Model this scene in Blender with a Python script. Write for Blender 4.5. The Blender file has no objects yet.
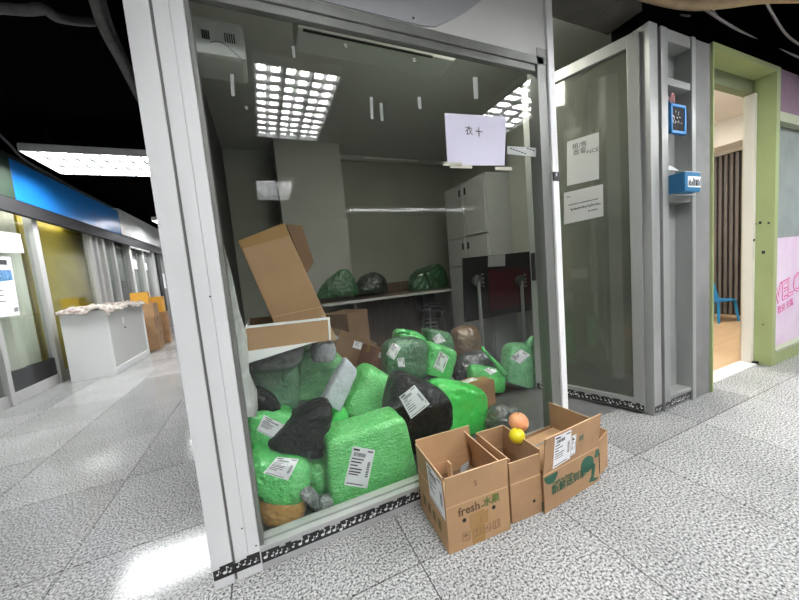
import bpy, bmesh, math, random
import numpy as np
from mathutils import Vector, Matrix, Euler, noise
from mathutils.bvhtree import BVHTree

random.seed(7)
scene = bpy.context.scene
COL = scene.collection

# ------------------------------------------------------------------ camera
F, CX, CY, CH = 315.0, 399.5, 300.0, 1.008
_v1 = np.array([263 - CX, 283 - CY, F]); _v2 = np.array([1136 - CX, 205 - CY, F])
_Y = _v1 / np.linalg.norm(_v1); _X = _v2 - _Y * (_v2 @ _Y); _X /= np.linalg.norm(_X)
_Z = np.cross(_X, _Y)
if _Z[1] > 0: _Z = -_Z
RM = np.array([_X, _Y, _Z])                     # world = RM @ camera (x right, y down, z forward)
CAM = np.array([0, 0, CH])
cd = bpy.data.cameras.new('camera'); cam = bpy.data.objects.new('camera', cd); COL.objects.link(cam)
cd.sensor_width = 36.0; cd.lens = 36.0 * F / 799.0; cd.clip_start = 0.02
m = Matrix.Identity(4)
for i in range(3):
    m[i][0] = RM[i][0]; m[i][1] = -RM[i][1]; m[i][2] = -RM[i][2]
m.translation = Vector(CAM)
cam.matrix_world = m
scene.camera = cam

# ------------------------------------------------------------------ world, exposure
w = bpy.data.worlds.new('mall_ambient'); scene.world = w; w.use_nodes = True
w.node_tree.nodes['Background'].inputs[0].default_value = (0.8, 0.85, 0.9, 1)
w.node_tree.nodes['Background'].inputs[1].default_value = 0.006
vs = scene.view_settings
vs.view_transform = 'Standard'; vs.look = 'None'; vs.gamma = 1.0; vs.use_curve_mapping = False
vs.exposure = 0.1
TUBE = 72.0          # strength of the fluorescent tubes

# ------------------------------------------------------------------ pixel helpers (direction only; distance from the plane touched)
def ray(px, py): return RM @ np.array([px - CX, py - CY, F])
def g(px, py, z=0.0):
    d = ray(px, py); return Vector(CAM + d * ((z - CH) / d[2]))
def onY(px, py, y):
    d = ray(px, py); return Vector(CAM + d * (y / d[1]))
def onX(px, py, x):
    d = ray(px, py); return Vector(CAM + d * (x / d[0]))
def onP(px, py, p0, n):
    d = ray(px, py); n = np.array(n); t = ((np.array(p0) - CAM) @ n) / (d @ n); return Vector(CAM + d * t)
def depth(p): return float((RM.T @ (np.array(p) - CAM))[2])

# ------------------------------------------------------------------ materials
MATS = {}
def mat(name, col, rough=0.5, metal=0.0, spec=0.5, var=0.0, vscale=8.0, bump=0.0, bscale=40.0, emis=None, estr=0.0,
        stretch=None, col2=None, detail=5.0, distort=0.0, trans=0.0, bdist=0.004, alpha=1.0):
    if name in MATS: return MATS[name]
    M = bpy.data.materials.new(name); M.use_nodes = True
    nt = M.node_tree; b = nt.nodes['Principled BSDF']
    b.inputs['Base Color'].default_value = (*col, 1); b.inputs['Roughness'].default_value = rough
    b.inputs['Metallic'].default_value = metal; b.inputs['Specular IOR Level'].default_value = spec
    if trans: b.inputs['Transmission Weight'].default_value = trans
    if alpha < 1: b.inputs['Alpha'].default_value = alpha
    if emis: b.inputs['Emission Color'].default_value = (*emis, 1); b.inputs['Emission Strength'].default_value = estr
    if var or bump or col2:
        tc = nt.nodes.new('ShaderNodeTexCoord'); mp = nt.nodes.new('ShaderNodeMapping')
        nt.links.new(tc.outputs['Object'], mp.inputs[0])
        if stretch: mp.inputs['Scale'].default_value = stretch
    if var or col2:
        n = nt.nodes.new('ShaderNodeTexNoise'); n.inputs['Scale'].default_value = vscale; n.inputs['Detail'].default_value = detail
        nt.links.new(mp.outputs[0], n.inputs['Vector'])
        r = nt.nodes.new('ShaderNodeValToRGB')
        c2 = col2 if col2 else tuple(max(0, c * (1 - var)) for c in col)
        r.color_ramp.elements[0].position = 0.35; r.color_ramp.elements[1].position = 0.65
        r.color_ramp.elements[0].color = (*c2, 1); r.color_ramp.elements[1].color = (*col, 1)
        nt.links.new(n.outputs['Fac'], r.inputs[0]); nt.links.new(r.outputs[0], b.inputs['Base Color'])
    if bump:
        n2 = nt.nodes.new('ShaderNodeTexNoise'); n2.inputs['Scale'].default_value = bscale; n2.inputs['Detail'].default_value = detail
        n2.inputs['Distortion'].default_value = distort
        nt.links.new(mp.outputs[0], n2.inputs['Vector'])
        bp = nt.nodes.new('ShaderNodeBump'); bp.inputs['Strength'].default_value = bump; bp.inputs['Distance'].default_value = bdist
        nt.links.new(n2.outputs['Fac'], bp.inputs['Height']); nt.links.new(bp.outputs[0], b.inputs['Normal'])
    MATS[name] = M
    return M

def glass_mat(name, tint, ior=1.5, rough=0.0, gain=1.0, haze=0.0, hazecol=(0.5, 0.5, 0.5)):
    M = bpy.data.materials.new(name); M.use_nodes = True; nt = M.node_tree; nt.nodes.clear()
    out = nt.nodes.new('ShaderNodeOutputMaterial'); mx = nt.nodes.new('ShaderNodeMixShader')
    tr = nt.nodes.new('ShaderNodeBsdfTransparent'); tr.inputs[0].default_value = (*tint, 1)
    gl = nt.nodes.new('ShaderNodeBsdfGlossy'); gl.inputs['Roughness'].default_value = rough; gl.inputs[0].default_value = (gain, gain, gain, 1)
    fr = nt.nodes.new('ShaderNodeFresnel'); geo = nt.nodes.new('ShaderNodeNewGeometry')     # thin pane: same reflectance from both faces
    io = nt.nodes.new('ShaderNodeMapRange'); io.inputs[3].default_value = ior; io.inputs[4].default_value = 1.0 / ior
    nt.links.new(geo.outputs['Backfacing'], io.inputs[0]); nt.links.new(io.outputs[0], fr.inputs[0])
    nt.links.new(fr.outputs[0], mx.inputs[0]); nt.links.new(gl.outputs[0], mx.inputs[2])
    if haze:
        df = nt.nodes.new('ShaderNodeBsdfDiffuse'); df.inputs[0].default_value = (*hazecol, 1)
        m2 = nt.nodes.new('ShaderNodeMixShader')
        tc = nt.nodes.new('ShaderNodeTexCoord'); n = nt.nodes.new('ShaderNodeTexNoise'); n.inputs['Scale'].default_value = 2.2; n.inputs['Detail'].default_value = 6
        mr = nt.nodes.new('ShaderNodeMapRange'); mr.inputs[1].default_value = 0.3; mr.inputs[2].default_value = 0.75
        mr.inputs[3].default_value = haze * 0.35; mr.inputs[4].default_value = haze
        nt.links.new(tc.outputs['Object'], n.inputs['Vector']); nt.links.new(n.outputs['Fac'], mr.inputs[0]); nt.links.new(mr.outputs[0], m2.inputs[0])
        nt.links.new(tr.outputs[0], m2.inputs[1]); nt.links.new(df.outputs[0], m2.inputs[2]); nt.links.new(m2.outputs[0], mx.inputs[1])
    else:
        nt.links.new(tr.outputs[0], mx.inputs[1])
    nt.links.new(mx.outputs[0], out.inputs[0])
    MATS[name] = M
    return M

def granite():
    M = bpy.data.materials.new('granite'); M.use_nodes = True; nt = M.node_tree; b = nt.nodes['Principled BSDF']
    geo = nt.nodes.new('ShaderNodeNewGeometry')
    n1 = nt.nodes.new('ShaderNodeTexNoise'); n1.inputs['Scale'].default_value = 128; n1.inputs['Detail'].default_value = 6; n1.inputs['Roughness'].default_value = 0.72
    nt.links.new(geo.outputs['Position'], n1.inputs['Vector'])
    r = nt.nodes.new('ShaderNodeValToRGB'); cr = r.color_ramp
    cr.elements[0].position = 0.39; cr.elements[0].color = (0.045, 0.045, 0.05, 1)
    cr.elements[1].position = 0.62; cr.elements[1].color = (0.74, 0.735, 0.72, 1)
    e = cr.elements.new(0.455); e.color = (0.22, 0.22, 0.22, 1)
    e = cr.elements.new(0.51); e.color = (0.50, 0.50, 0.49, 1)
    nt.links.new(n1.outputs['Fac'], r.inputs[0])
    oi = nt.nodes.new('ShaderNodeObjectInfo')
    mr = nt.nodes.new('ShaderNodeMapRange'); mr.inputs[3].default_value = 0.60; mr.inputs[4].default_value = 0.82
    nt.links.new(oi.outputs['Random'], mr.inputs[0])
    n2 = nt.nodes.new('ShaderNodeTexNoise'); n2.inputs['Scale'].default_value = 2.5; n2.inputs['Detail'].default_value = 4
    nt.links.new(geo.outputs['Position'], n2.inputs['Vector'])
    mr2 = nt.nodes.new('ShaderNodeMapRange'); mr2.inputs[1].default_value = 0.3; mr2.inputs[2].default_value = 0.7; mr2.inputs[3].default_value = 0.86; mr2.inputs[4].default_value = 1.05
    nt.links.new(n2.outputs['Fac'], mr2.inputs[0])
    mu = nt.nodes.new('ShaderNodeMath'); mu.operation = 'MULTIPLY'; nt.links.new(mr.outputs[0], mu.inputs[0]); nt.links.new(mr2.outputs[0], mu.inputs[1])
    vm = nt.nodes.new('ShaderNodeVectorMath'); vm.operation = 'SCALE'
    nt.links.new(r.outputs[0], vm.inputs[0]); nt.links.new(mu.outputs[0], vm.inputs['Scale'])
    nt.links.new(vm.outputs[0], b.inputs['Base Color'])
    b.inputs['Roughness'].default_value = 0.22; b.inputs['Specular IOR Level'].default_value = 0.13
    rr = nt.nodes.new('ShaderNodeMapRange'); rr.inputs[3].default_value = 0.07; rr.inputs[4].default_value = 0.15
    nt.links.new(n2.outputs['Fac'], rr.inputs[0]); nt.links.new(rr.outputs[0], b.inputs['Roughness'])
    MATS['granite'] = M
    return M

GRAN = granite()
GLASS = glass_mat('front_glass', (0.965, 0.98, 0.97), 1.38, haze=0.002)
DGLASS = glass_mat('door_glass', (0.62, 0.66, 0.60), 1.5, rough=0.05, haze=0.30, hazecol=(0.36, 0.37, 0.32))
SGLASS = glass_mat('shop_glass', (0.85, 0.88, 0.86), 1.5)
FROST = mat('frosted_glass', (0.36, 0.40, 0.39), 0.25, var=0.15, vscale=5)
ALU = mat('aluminium', (0.60, 0.60, 0.59), 0.42, 0.35, var=0.12, vscale=6, stretch=(1, 1, 0.15))
ALUW = mat('pale_aluminium', (0.86, 0.86, 0.86), 0.45, 0.1, var=0.08, vscale=7, stretch=(1, 1, 0.2))
ALUM = mat('mid_aluminium', (0.36, 0.37, 0.355), 0.42, 0.3, var=0.18, vscale=6, stretch=(1, 1, 0.15))
ALUD = mat('dull_aluminium', (0.21, 0.215, 0.20), 0.45, 0.35, var=0.2, vscale=6, stretch=(1, 1, 0.15))
BLACK = mat('black_plastic', (0.012, 0.012, 0.012), 0.4)
BLACKM = mat('black_matt', (0.008, 0.008, 0.008), 0.8)
WHITE = mat('white_print', (0.85, 0.85, 0.85), 0.6)
PAPER = mat('white_paper', (0.82, 0.82, 0.84), 0.7)
LILAC = mat('pale_lilac_paper', (0.62, 0.60, 0.72), 0.7)
INK = mat('black_ink', (0.03, 0.03, 0.03), 0.7)
INKG = mat('grey_ink', (0.22, 0.22, 0.22), 0.7)
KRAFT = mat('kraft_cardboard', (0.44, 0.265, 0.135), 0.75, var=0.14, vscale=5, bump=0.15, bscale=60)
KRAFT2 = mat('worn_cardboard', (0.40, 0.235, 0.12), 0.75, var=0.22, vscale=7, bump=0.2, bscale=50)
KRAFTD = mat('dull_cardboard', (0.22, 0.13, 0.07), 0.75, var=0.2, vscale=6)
KRAFTE = mat('cardboard_edge', (0.64, 0.46, 0.28), 0.8, var=0.1)
TAPE = mat('brown_tape', (0.36, 0.21, 0.08), 0.25)
PLASTER = mat('white_plaster', (0.66, 0.66, 0.63), 0.7, var=0.08, vscale=3, bump=0.1, bscale=25)
GREYP = mat('grey_panel', (0.42, 0.43, 0.44), 0.55, var=0.08, vscale=3)
WALLI = mat('interior_wall', (0.40, 0.41, 0.36), 0.75, var=0.1, vscale=2)
PILLAR = mat('pillar_paint', (0.50, 0.50, 0.47), 0.7, var=0.06, vscale=3)
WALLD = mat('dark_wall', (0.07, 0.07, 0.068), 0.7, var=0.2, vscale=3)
DARKW = mat('brown_board', (0.16, 0.11, 0.085), 0.6, var=0.3, vscale=6, stretch=(6, 6, 0.6))
CEIL = mat('black_ceiling', (0.0025, 0.0025, 0.003), 0.9, spec=0.0)
GREEN = mat('green_paint', (0.34, 0.40, 0.18), 0.55, var=0.12, vscale=4)
PURPLE = mat('purple_panel', (0.19, 0.10, 0.16), 0.5, var=0.1)
def film(name, c1, c2, bump=0.9, bs=28, rough=0.28, stretch=(1, 1, 1), distort=1.5, crinkle_glint=0.35, spec=0.5, coat=0.9):
    """thin wrapped plastic: large folds, fine ridged crinkles, paler creases that also paint glints into the colour"""
    if name in MATS: return MATS[name]
    M = bpy.data.materials.new(name); M.use_nodes = True; nt = M.node_tree; b = nt.nodes['Principled BSDF']
    b.inputs['Roughness'].default_value = rough; b.inputs['Specular IOR Level'].default_value = spec
    tc = nt.nodes.new('ShaderNodeTexCoord'); mp = nt.nodes.new('ShaderNodeMapping'); mp.inputs['Scale'].default_value = stretch
    oi = nt.nodes.new('ShaderNodeObjectInfo'); nt.links.new(oi.outputs['Location'], mp.inputs['Location'])
    nt.links.new(tc.outputs['Object'], mp.inputs[0])
    def N(scale, detail, typ=None, dist=0.0):
        n = nt.nodes.new('ShaderNodeTexNoise'); n.inputs['Scale'].default_value = scale; n.inputs['Detail'].default_value = detail; n.inputs['Distortion'].default_value = dist
        if typ: n.noise_type = typ; n.normalize = True if hasattr(n, 'normalize') else True
        nt.links.new(mp.outputs[0], n.inputs['Vector']); return n
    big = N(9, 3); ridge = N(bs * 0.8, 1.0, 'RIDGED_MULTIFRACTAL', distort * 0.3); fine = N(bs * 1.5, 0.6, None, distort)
    r = nt.nodes.new('ShaderNodeValToRGB'); r.color_ramp.elements[0].position = 0.35; r.color_ramp.elements[1].position = 0.65
    r.color_ramp.elements[0].color = (*c2, 1); r.color_ramp.elements[1].color = (*c1, 1); nt.links.new(big.outputs['Fac'], r.inputs[0])
    mx = nt.nodes.new('ShaderNodeMixRGB'); mx.inputs[2].default_value = (*[min(1, c * 1.25 + 0.13 * crinkle_glint * 2) for c in c1], 1)  # pale crease tint, doubling as glints painted into the base colour
    mr = nt.nodes.new('ShaderNodeMapRange'); mr.inputs[1].default_value = 0.50; mr.inputs[2].default_value = 0.72; mr.inputs[4].default_value = crinkle_glint
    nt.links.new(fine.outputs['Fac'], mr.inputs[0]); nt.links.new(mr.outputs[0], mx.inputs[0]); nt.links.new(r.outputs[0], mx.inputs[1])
    nt.links.new(mx.outputs[0], b.inputs['Base Color'])
    ad = nt.nodes.new('ShaderNodeMath'); ad.operation = 'MULTIPLY_ADD'; ad.inputs[1].default_value = 0.5
    nt.links.new(fine.outputs['Fac'], ad.inputs[0]); nt.links.new(ridge.outputs['Fac'], ad.inputs[2])
    bp = nt.nodes.new('ShaderNodeBump'); bp.inputs['Strength'].default_value = bump * 0.8; bp.inputs['Distance'].default_value = 0.008
    nt.links.new(ad.outputs[0], bp.inputs['Height']); nt.links.new(bp.outputs[0], b.inputs['Normal'])
    cb_ = nt.nodes.new('ShaderNodeBump'); cb_.inputs['Strength'].default_value = bump; cb_.inputs['Distance'].default_value = 0.02
    nt.links.new(ad.outputs[0], cb_.inputs['Height']); nt.links.new(cb_.outputs[0], b.inputs['Coat Normal'])
    b.inputs['Coat Weight'].default_value = coat; b.inputs['Coat Roughness'].default_value = 0.2; b.inputs['Coat IOR'].default_value = 1.8
    b.inputs['Roughness'].default_value = 0.4
    MATS[name] = M
    return M
GF = film('green_stretch_film', (0.15, 0.66, 0.18), (0.08, 0.50, 0.10), 1.0, 42, 0.16, (1.0, 1.0, 2.4), crinkle_glint=0.55)
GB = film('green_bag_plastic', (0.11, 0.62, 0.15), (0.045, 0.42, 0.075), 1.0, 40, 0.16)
GBB = film('bright_green_plastic', (0.08, 0.74, 0.13), (0.05, 0.58, 0.08), 0.8, 26, 0.16, crinkle_glint=0.15)
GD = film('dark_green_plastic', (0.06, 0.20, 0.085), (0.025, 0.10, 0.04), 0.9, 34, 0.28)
BB = film('black_bag_plastic', (0.007, 0.007, 0.008), (0.003, 0.003, 0.004), 1.0, 30, 0.2, crinkle_glint=0.0, spec=0.2, coat=0.22)
GYB = film('grey_bag_plastic', (0.30, 0.31, 0.34), (0.17, 0.18, 0.20), 0.9, 18, 0.3)
WB = film('white_bag_plastic', (0.62, 0.64, 0.70), (0.46, 0.48, 0.54), 0.7, 26, 0.3)
CLB = film('clear_bag_plastic', (0.30, 0.33, 0.32), (0.10, 0.12, 0.11), 1.0, 30, 0.18, crinkle_glint=0.5)
BRB = film('brown_bag_plastic', (0.50, 0.27, 0.06), (0.30, 0.15, 0.03), 0.8, 16, 0.3)
BRD = film('dull_brown_bag', (0.20, 0.12, 0.065), (0.10, 0.065, 0.035), 0.8, 16, 0.4)
SHEET = film('white_plastic_sheet', (0.62, 0.63, 0.60), (0.50, 0.51, 0.48), 0.6, 10, 0.4)

# ------------------------------------------------------------------ objects
def setp(o, label=None, cat=None, group=None, kind=None):
    if label: o['label'] = label
    if cat: o['category'] = cat
    if group: o['group'] = group
    if kind: o['kind'] = kind
    return o
def empty(name, loc, label, cat, group=None, kind=None, rz=0.0, rot=None):
    o = bpy.data.objects.new(name, None); COL.objects.link(o); o.location = loc
    o.rotation_euler = rot if rot else (0, 0, rz); o.empty_display_size = 0.05
    return setp(o, label, cat, group, kind)

class MB:
    def __init__(self): self.v = []; self.f = []
    def add(self, vs, fs):
        k = len(self.v); self.v += [Vector(p) for p in vs]; self.f += [tuple(k + i for i in q) for q in fs]; return self
    def box(self, x0, x1, y0, y1, z0, z1, M=None):
        vs = [Vector((x, y, z)) for z in (z0, z1) for y in (y0, y1) for x in (x0, x1)]
        if M: vs = [M @ p for p in vs]
        return self.add(vs, [(0, 2, 3, 1), (4, 5, 7, 6), (0, 1, 5, 4), (1, 3, 7, 5), (3, 2, 6, 7), (2, 0, 4, 6)])
    def tube(self, pts, r, n=8, cap=True):
        pts = [Vector(p) for p in pts]; rings = []; k = len(self.v)
        for i, p in enumerate(pts):
            t = (pts[min(i + 1, len(pts) - 1)] - pts[max(i - 1, 0)]).normalized()
            a = t.cross(Vector((0, 0, 1)) if abs(t.z) < 0.9 else Vector((1, 0, 0))).normalized(); b = t.cross(a)
            rr = r[i] if isinstance(r, (list, tuple)) else r
            self.v += [p + (a * math.cos(2 * math.pi * j / n) + b * math.sin(2 * math.pi * j / n)) * rr for j in range(n)]
        for i in range(len(pts) - 1):
            for j in range(n):
                self.f.append((k + i * n + j, k + i * n + (j + 1) % n, k + (i + 1) * n + (j + 1) % n, k + (i + 1) * n + j))
        if cap:
            self.f.append(tuple(k + j for j in reversed(range(n)))); self.f.append(tuple(k + (len(pts) - 1) * n + j for j in range(n)))
        return self
    def lathe(self, prof, n=20, M=None):
        k = len(self.v)
        for r, z in prof:
            for j in range(n):
                p = Vector((r * math.cos(2 * math.pi * j / n), r * math.sin(2 * math.pi * j / n), z)); self.v.append(M @ p if M else p)
        for i in range(len(prof) - 1):
            for j in range(n):
                self.f.append((k + i * n + j, k + i * n + (j + 1) % n, k + (i + 1) * n + (j + 1) % n, k + (i + 1) * n + j))
        self.f.append(tuple(k + j for j in reversed(range(n)))); self.f.append(tuple(k + (len(prof) - 1) * n + j for j in range(n)))
        return self
    def prism(self, poly, a, b, f):        # polygon (u,v) extruded from a to b through mapping f(u,v,t)
        n = len(poly); vs = [f(u, v, a) for u, v in poly] + [f(u, v, b) for u, v in poly]
        return self.add(vs, [tuple(reversed(range(n))), tuple(range(n, 2 * n))] + [(i, (i + 1) % n, n + (i + 1) % n, n + i) for i in range(n)])
    def quadslab(self, c, t, n=None):      # thin slab from four corners, thickness t
        c = [Vector(p) for p in c]
        nn = Vector(n) if n is not None else (c[1] - c[0]).cross(c[3] - c[0]).normalized()
        return self.add(c + [p + nn * t for p in c], [(0, 3, 2, 1), (4, 5, 6, 7)] + [(i, (i + 1) % 4, 4 + (i + 1) % 4, 4 + i) for i in range(4)])
    def build(self, name, M, parent=None, bevel=0.0, smooth=False, label=None, cat=None, group=None, kind=None, world=True, fix=True):
        me = bpy.data.meshes.new(name)
        off = Vector((0, 0, 0))
        if parent is not None and world:
            p = parent
            while p is not None: off += p.location; p = p.parent
        me.from_pydata([tuple(p - off) for p in self.v], [], self.f)
        bm = bmesh.new(); bm.from_mesh(me)
        if fix: bmesh.ops.recalc_face_normals(bm, faces=bm.faces)
        if bevel:
            bmesh.ops.bevel(bm, geom=[e for e in bm.edges if len(e.link_faces) == 2 and e.calc_face_angle(0) > 0.5], offset=bevel, segments=2, affect='EDGES', profile=0.6)
        bm.to_mesh(me); bm.free()
        if smooth:
            for p in me.polygons: p.use_smooth = True
        me.materials.append(M)
        o = bpy.data.objects.new(name, me); COL.objects.link(o)
        if parent is not None: o.parent = parent
        return setp(o, label, cat, group, kind)
def origin_base(o):                         # move a top-level mesh's origin to its base centre
    me = o.data; xs = [v.co for v in me.vertices]
    c = Vector(((min(p.x for p in xs) + max(p.x for p in xs)) / 2, (min(p.y for p in xs) + max(p.y for p in xs)) / 2, min(p.z for p in xs)))
    me.transform(Matrix.Translation(-c)); o.location = c
    return o
def B(name, x0, x1, y0, y1, z0, z1, M, parent=None, bevel=0.0, **k):
    return MB().box(x0, x1, y0, y1, z0, z1).build(name, M, parent, bevel, **k)

def text(name, body, size, org, right, up, M, parent, world=True, extr=0.0006, slant=0.0, align='CENTER', bold=0.0):
    cu = bpy.data.curves.new('tmp', 'FONT'); cu.body = body; cu.size = size; cu.align_x = align; cu.align_y = 'CENTER'; cu.extrude = extr
    cu.shear = slant; cu.offset = bold; cu.resolution_u = 2
    to = bpy.data.objects.new('tmp', cu); COL.objects.link(to)
    dg = bpy.context.evaluated_depsgraph_get()
    me = bpy.data.meshes.new_from_object(to.evaluated_get(dg)); me.name = name
    bpy.data.objects.remove(to); bpy.data.curves.remove(cu)
    r = Vector(right).normalized(); u = Vector(up); u = (u - r * u.dot(r)).normalized(); n = r.cross(u)
    X = Matrix((( r.x, u.x, n.x, org[0]), (r.y, u.y, n.y, org[1]), (r.z, u.z, n.z, org[2]), (0, 0, 0, 1)))
    me.transform(X)
    if parent is not None and world:
        off = Vector((0, 0, 0)); p = parent
        while p is not None: off += p.location; p = p.parent
        me.transform(Matrix.Translation(-off))
    me.materials.clear(); me.materials.append(M)
    o = bpy.data.objects.new(name, me); COL.objects.link(o)
    if parent is not None: o.parent = parent
    return o

# shipping label print: rectangles in (u, v), v up, on a unit label
def shipping_print(seed, rows=6):
    rnd = random.Random(seed); R = []
    R.append((0.06, 0.90, 0.34, 0.95)); R.append((0.70, 0.91, 0.94, 0.945))
    x = 0.12
    while x < 0.62:
        wd = rnd.choice((0.012, 0.02, 0.03)); R.append((x, 0.76, x + wd, 0.86)); x += wd + rnd.choice((0.012, 0.02))
    v = 0.68
    for i in range(rows):
        R.append((0.07, v, 0.07 + rnd.uniform(0.2, 0.55), v + rnd.uniform(0.018, 0.035))); v -= rnd.uniform(0.06, 0.1)
    y = 0.28
    while y < 0.66:
        h = rnd.choice((0.012, 0.02, 0.03)); R.append((0.80, y, 0.92, y + h)); y += h + rnd.choice((0.012, 0.02))
    R.append((0.06, 0.05, 0.8, 0.075))
    return R
def flat_label(parent, c, n, seed, world=True, M=None, name='shipping_label', bars=True, off=0.0006):
    c = [Vector(p) for p in c]; n = Vector(n).normalized()
    lab = MB().quadslab([p + n * off for p in c], 0.0005, n).build(name, M or PAPER, parent, world=world)
    if bars:
        mb = MB()
        bl = lambda u, v: (c[0] * (1 - u) + c[1] * u) * (1 - v) + (c[3] * (1 - u) + c[2] * u) * v + n * (off + 0.0006)
        for u0, v0, u1, v1 in shipping_print(seed):
            mb.quadslab([bl(u0, v0), bl(u1, v0), bl(u1, v1), bl(u0, v1)], 0.0003, n)
        mb.build('print', INK, lab, world=world)
    return lab

# ================================================================== FLOOR
fl = empty('floor', (0, 0, 0), 'grey speckled granite tile floor of the arcade', 'floor', kind='structure')
B('grout_bed', -3.2, 7.2, -8, 14, -0.06, -0.004, mat('grout', (0.05, 0.05, 0.05), 0.9), fl)
PX, PY, X0, Y0 = 0.6, 0.615, -0.816, 0.925
tile_me = None; nt_ = 0
rest = MB()
for i in range(-4, 14):
    for j in range(-15, 22):
        xa = X0 + i * PX; ya = Y0 + j * PY
        if xa < -2.7: xa_, xb_ = xa, xa + PX
        vis = (ya > -0.7 and (xa < -0.25 or ya < 1.3) and xa < 4.2 and (ya > 0 or xa > -2.0))
        if vis:
            if tile_me is None:
                t = B('tile', 0.0022, PX - 0.0022, 0.0022, PY - 0.0022, -0.02, 0, GRAN, fl, bevel=0.0012); tile_me = t.data
            else:
                t = bpy.data.objects.new('tile', tile_me); COL.objects.link(t); t.parent = fl
            t.location = (xa, ya, 0); nt_ += 1
        else:
            rest.box(xa + 0.0012, xa + PX - 0.0012, ya + 0.0012, ya + PY - 0.0012, -0.02, -0.0005)
o = rest.build('far_tiles', GRAN, fl); o['kind'] = 'stuff'

# ================================================================== CEILING (dark void) and outer walls
ce = B('ceiling', -3.2, 7.2, -8, 14, 2.9, 2.95, CEIL, label='black open ceiling void above the arcade', cat='ceiling', kind='structure')

def fixture(cx, cy, lx, ly, z, label, n_tr=9, tubes=3):
    """recessed style louvre light; tubes run along the longer side"""
    r = empty('ceiling_light', (cx, cy, z), label, 'light', 'louvred fluorescent ceiling lights')
    along_x = lx > ly; L, W = (lx, ly) if along_x else (ly, lx)
    def P(a, b, c, d, e, f):               # along, across, z
        return (a, b, c, d, e, f) if along_x else (c, d, a, b, e, f)
    T = 0.012
    mb = MB().box(*P(-L/2, L/2, -W/2, W/2, 0.10, 0.11))
    for s in (-1, 1):
        mb.box(*P(-L/2, L/2, s*W/2 - T/2, s*W/2 + T/2, 0.03, 0.10)); mb.box(*P(s*L/2 - T/2, s*L/2 + T/2, -W/2, W/2, 0.03, 0.10))
    mb.build('housing', mat('reflector_white', (0.85, 0.85, 0.85), 0.5), r, world=False)
    for k in range(tubes):                  # a twin tube over every column of cells
        for q in (-1, 1):
            b = (k - (tubes - 1) / 2) * W / tubes + q * W / tubes * 0.24; hw = W / tubes * 0.14
            MB().box(*P(-L/2 + 0.03, L/2 - 0.03, b - hw, b + hw, 0.058, 0.082)).build('tube', mat('tube_glow', (1, 1, 1), 0.5, emis=(0.97, 0.985, 1.0), estr=TUBE), r, 0.008, world=False)
    lv = mat('louvre_metal', (0.05, 0.05, 0.05), 0.5, 0.0)
    for k in range(1, tubes):
        b = (k - tubes / 2) * W / tubes
        MB().box(*P(-L/2, L/2, b - 0.010, b + 0.010, 0.032, 0.056)).build('louvre', lv, r, world=False)
    for k in range(1, n_tr + 1):
        a = -L/2 + L * k / (n_tr + 1)
        mb = MB()
        for q in range(tubes):
            b0 = (q - tubes / 2) * W / tubes + 0.008; b1 = b0 + W / tubes - 0.016
            mb.box(*P(a - 0.012, a + 0.012, b0, b1, 0.034, 0.056))
        mb.build('louvre', lv, r, world=False)
    for s in (-1, 1):
        MB().tube([(s * (lx/2 - 0.08), 0, 0.11), (s * (lx/2 - 0.08), 0, 2.9 - z)], 0.004, 6).build('hanger', BLACK, r, world=False)
    return r
fixture(0.43, -0.70, 0.62, 1.2, 2.5, 'square-celled ceiling light mirrored large in the shop glass, over the camera')
fixture(0.36, -3.45, 0.55, 1.15, 2.5, 'ceiling light mirrored small above the tall carton, behind the camera')
fixture(2.58, -0.33, 0.6, 1.2, 2.5, 'ceiling light mirrored over the lilac paper on the shop glass')
for k, nm in enumerate(('left', 'middle', 'right')):
    fixture(2.62 + k * 1.2, -5.05, 1.12, 0.36, 2.5, 'ceiling light of the distant mirrored row, %s one' % nm, tubes=2)
fixture(-1.46, 4.82, 1.22, 0.72, 2.5, 'long white ceiling light beside the blue shop fascia')
fixture(-1.4, 8.6, 1.2, 0.6, 2.5, 'far ceiling light above the pale shop sign at corridor end')
fixture(-1.4, 11.6, 1.2, 0.6, 2.5, 'farthest ceiling light deep in the left corridor')
fixture(-2.3, 1.5, 0.62, 1.2, 2.5, 'added unseen ceiling light left of the corner post, out over the open floor')  # extra out-of-view fixture, added to light the counter front
fixture(4.8, -0.4, 0.62, 1.2, 2.5, 'added unseen ceiling light at the right, in front of the green doorway')  # extra out-of-view fixture, added on the right side

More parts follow.
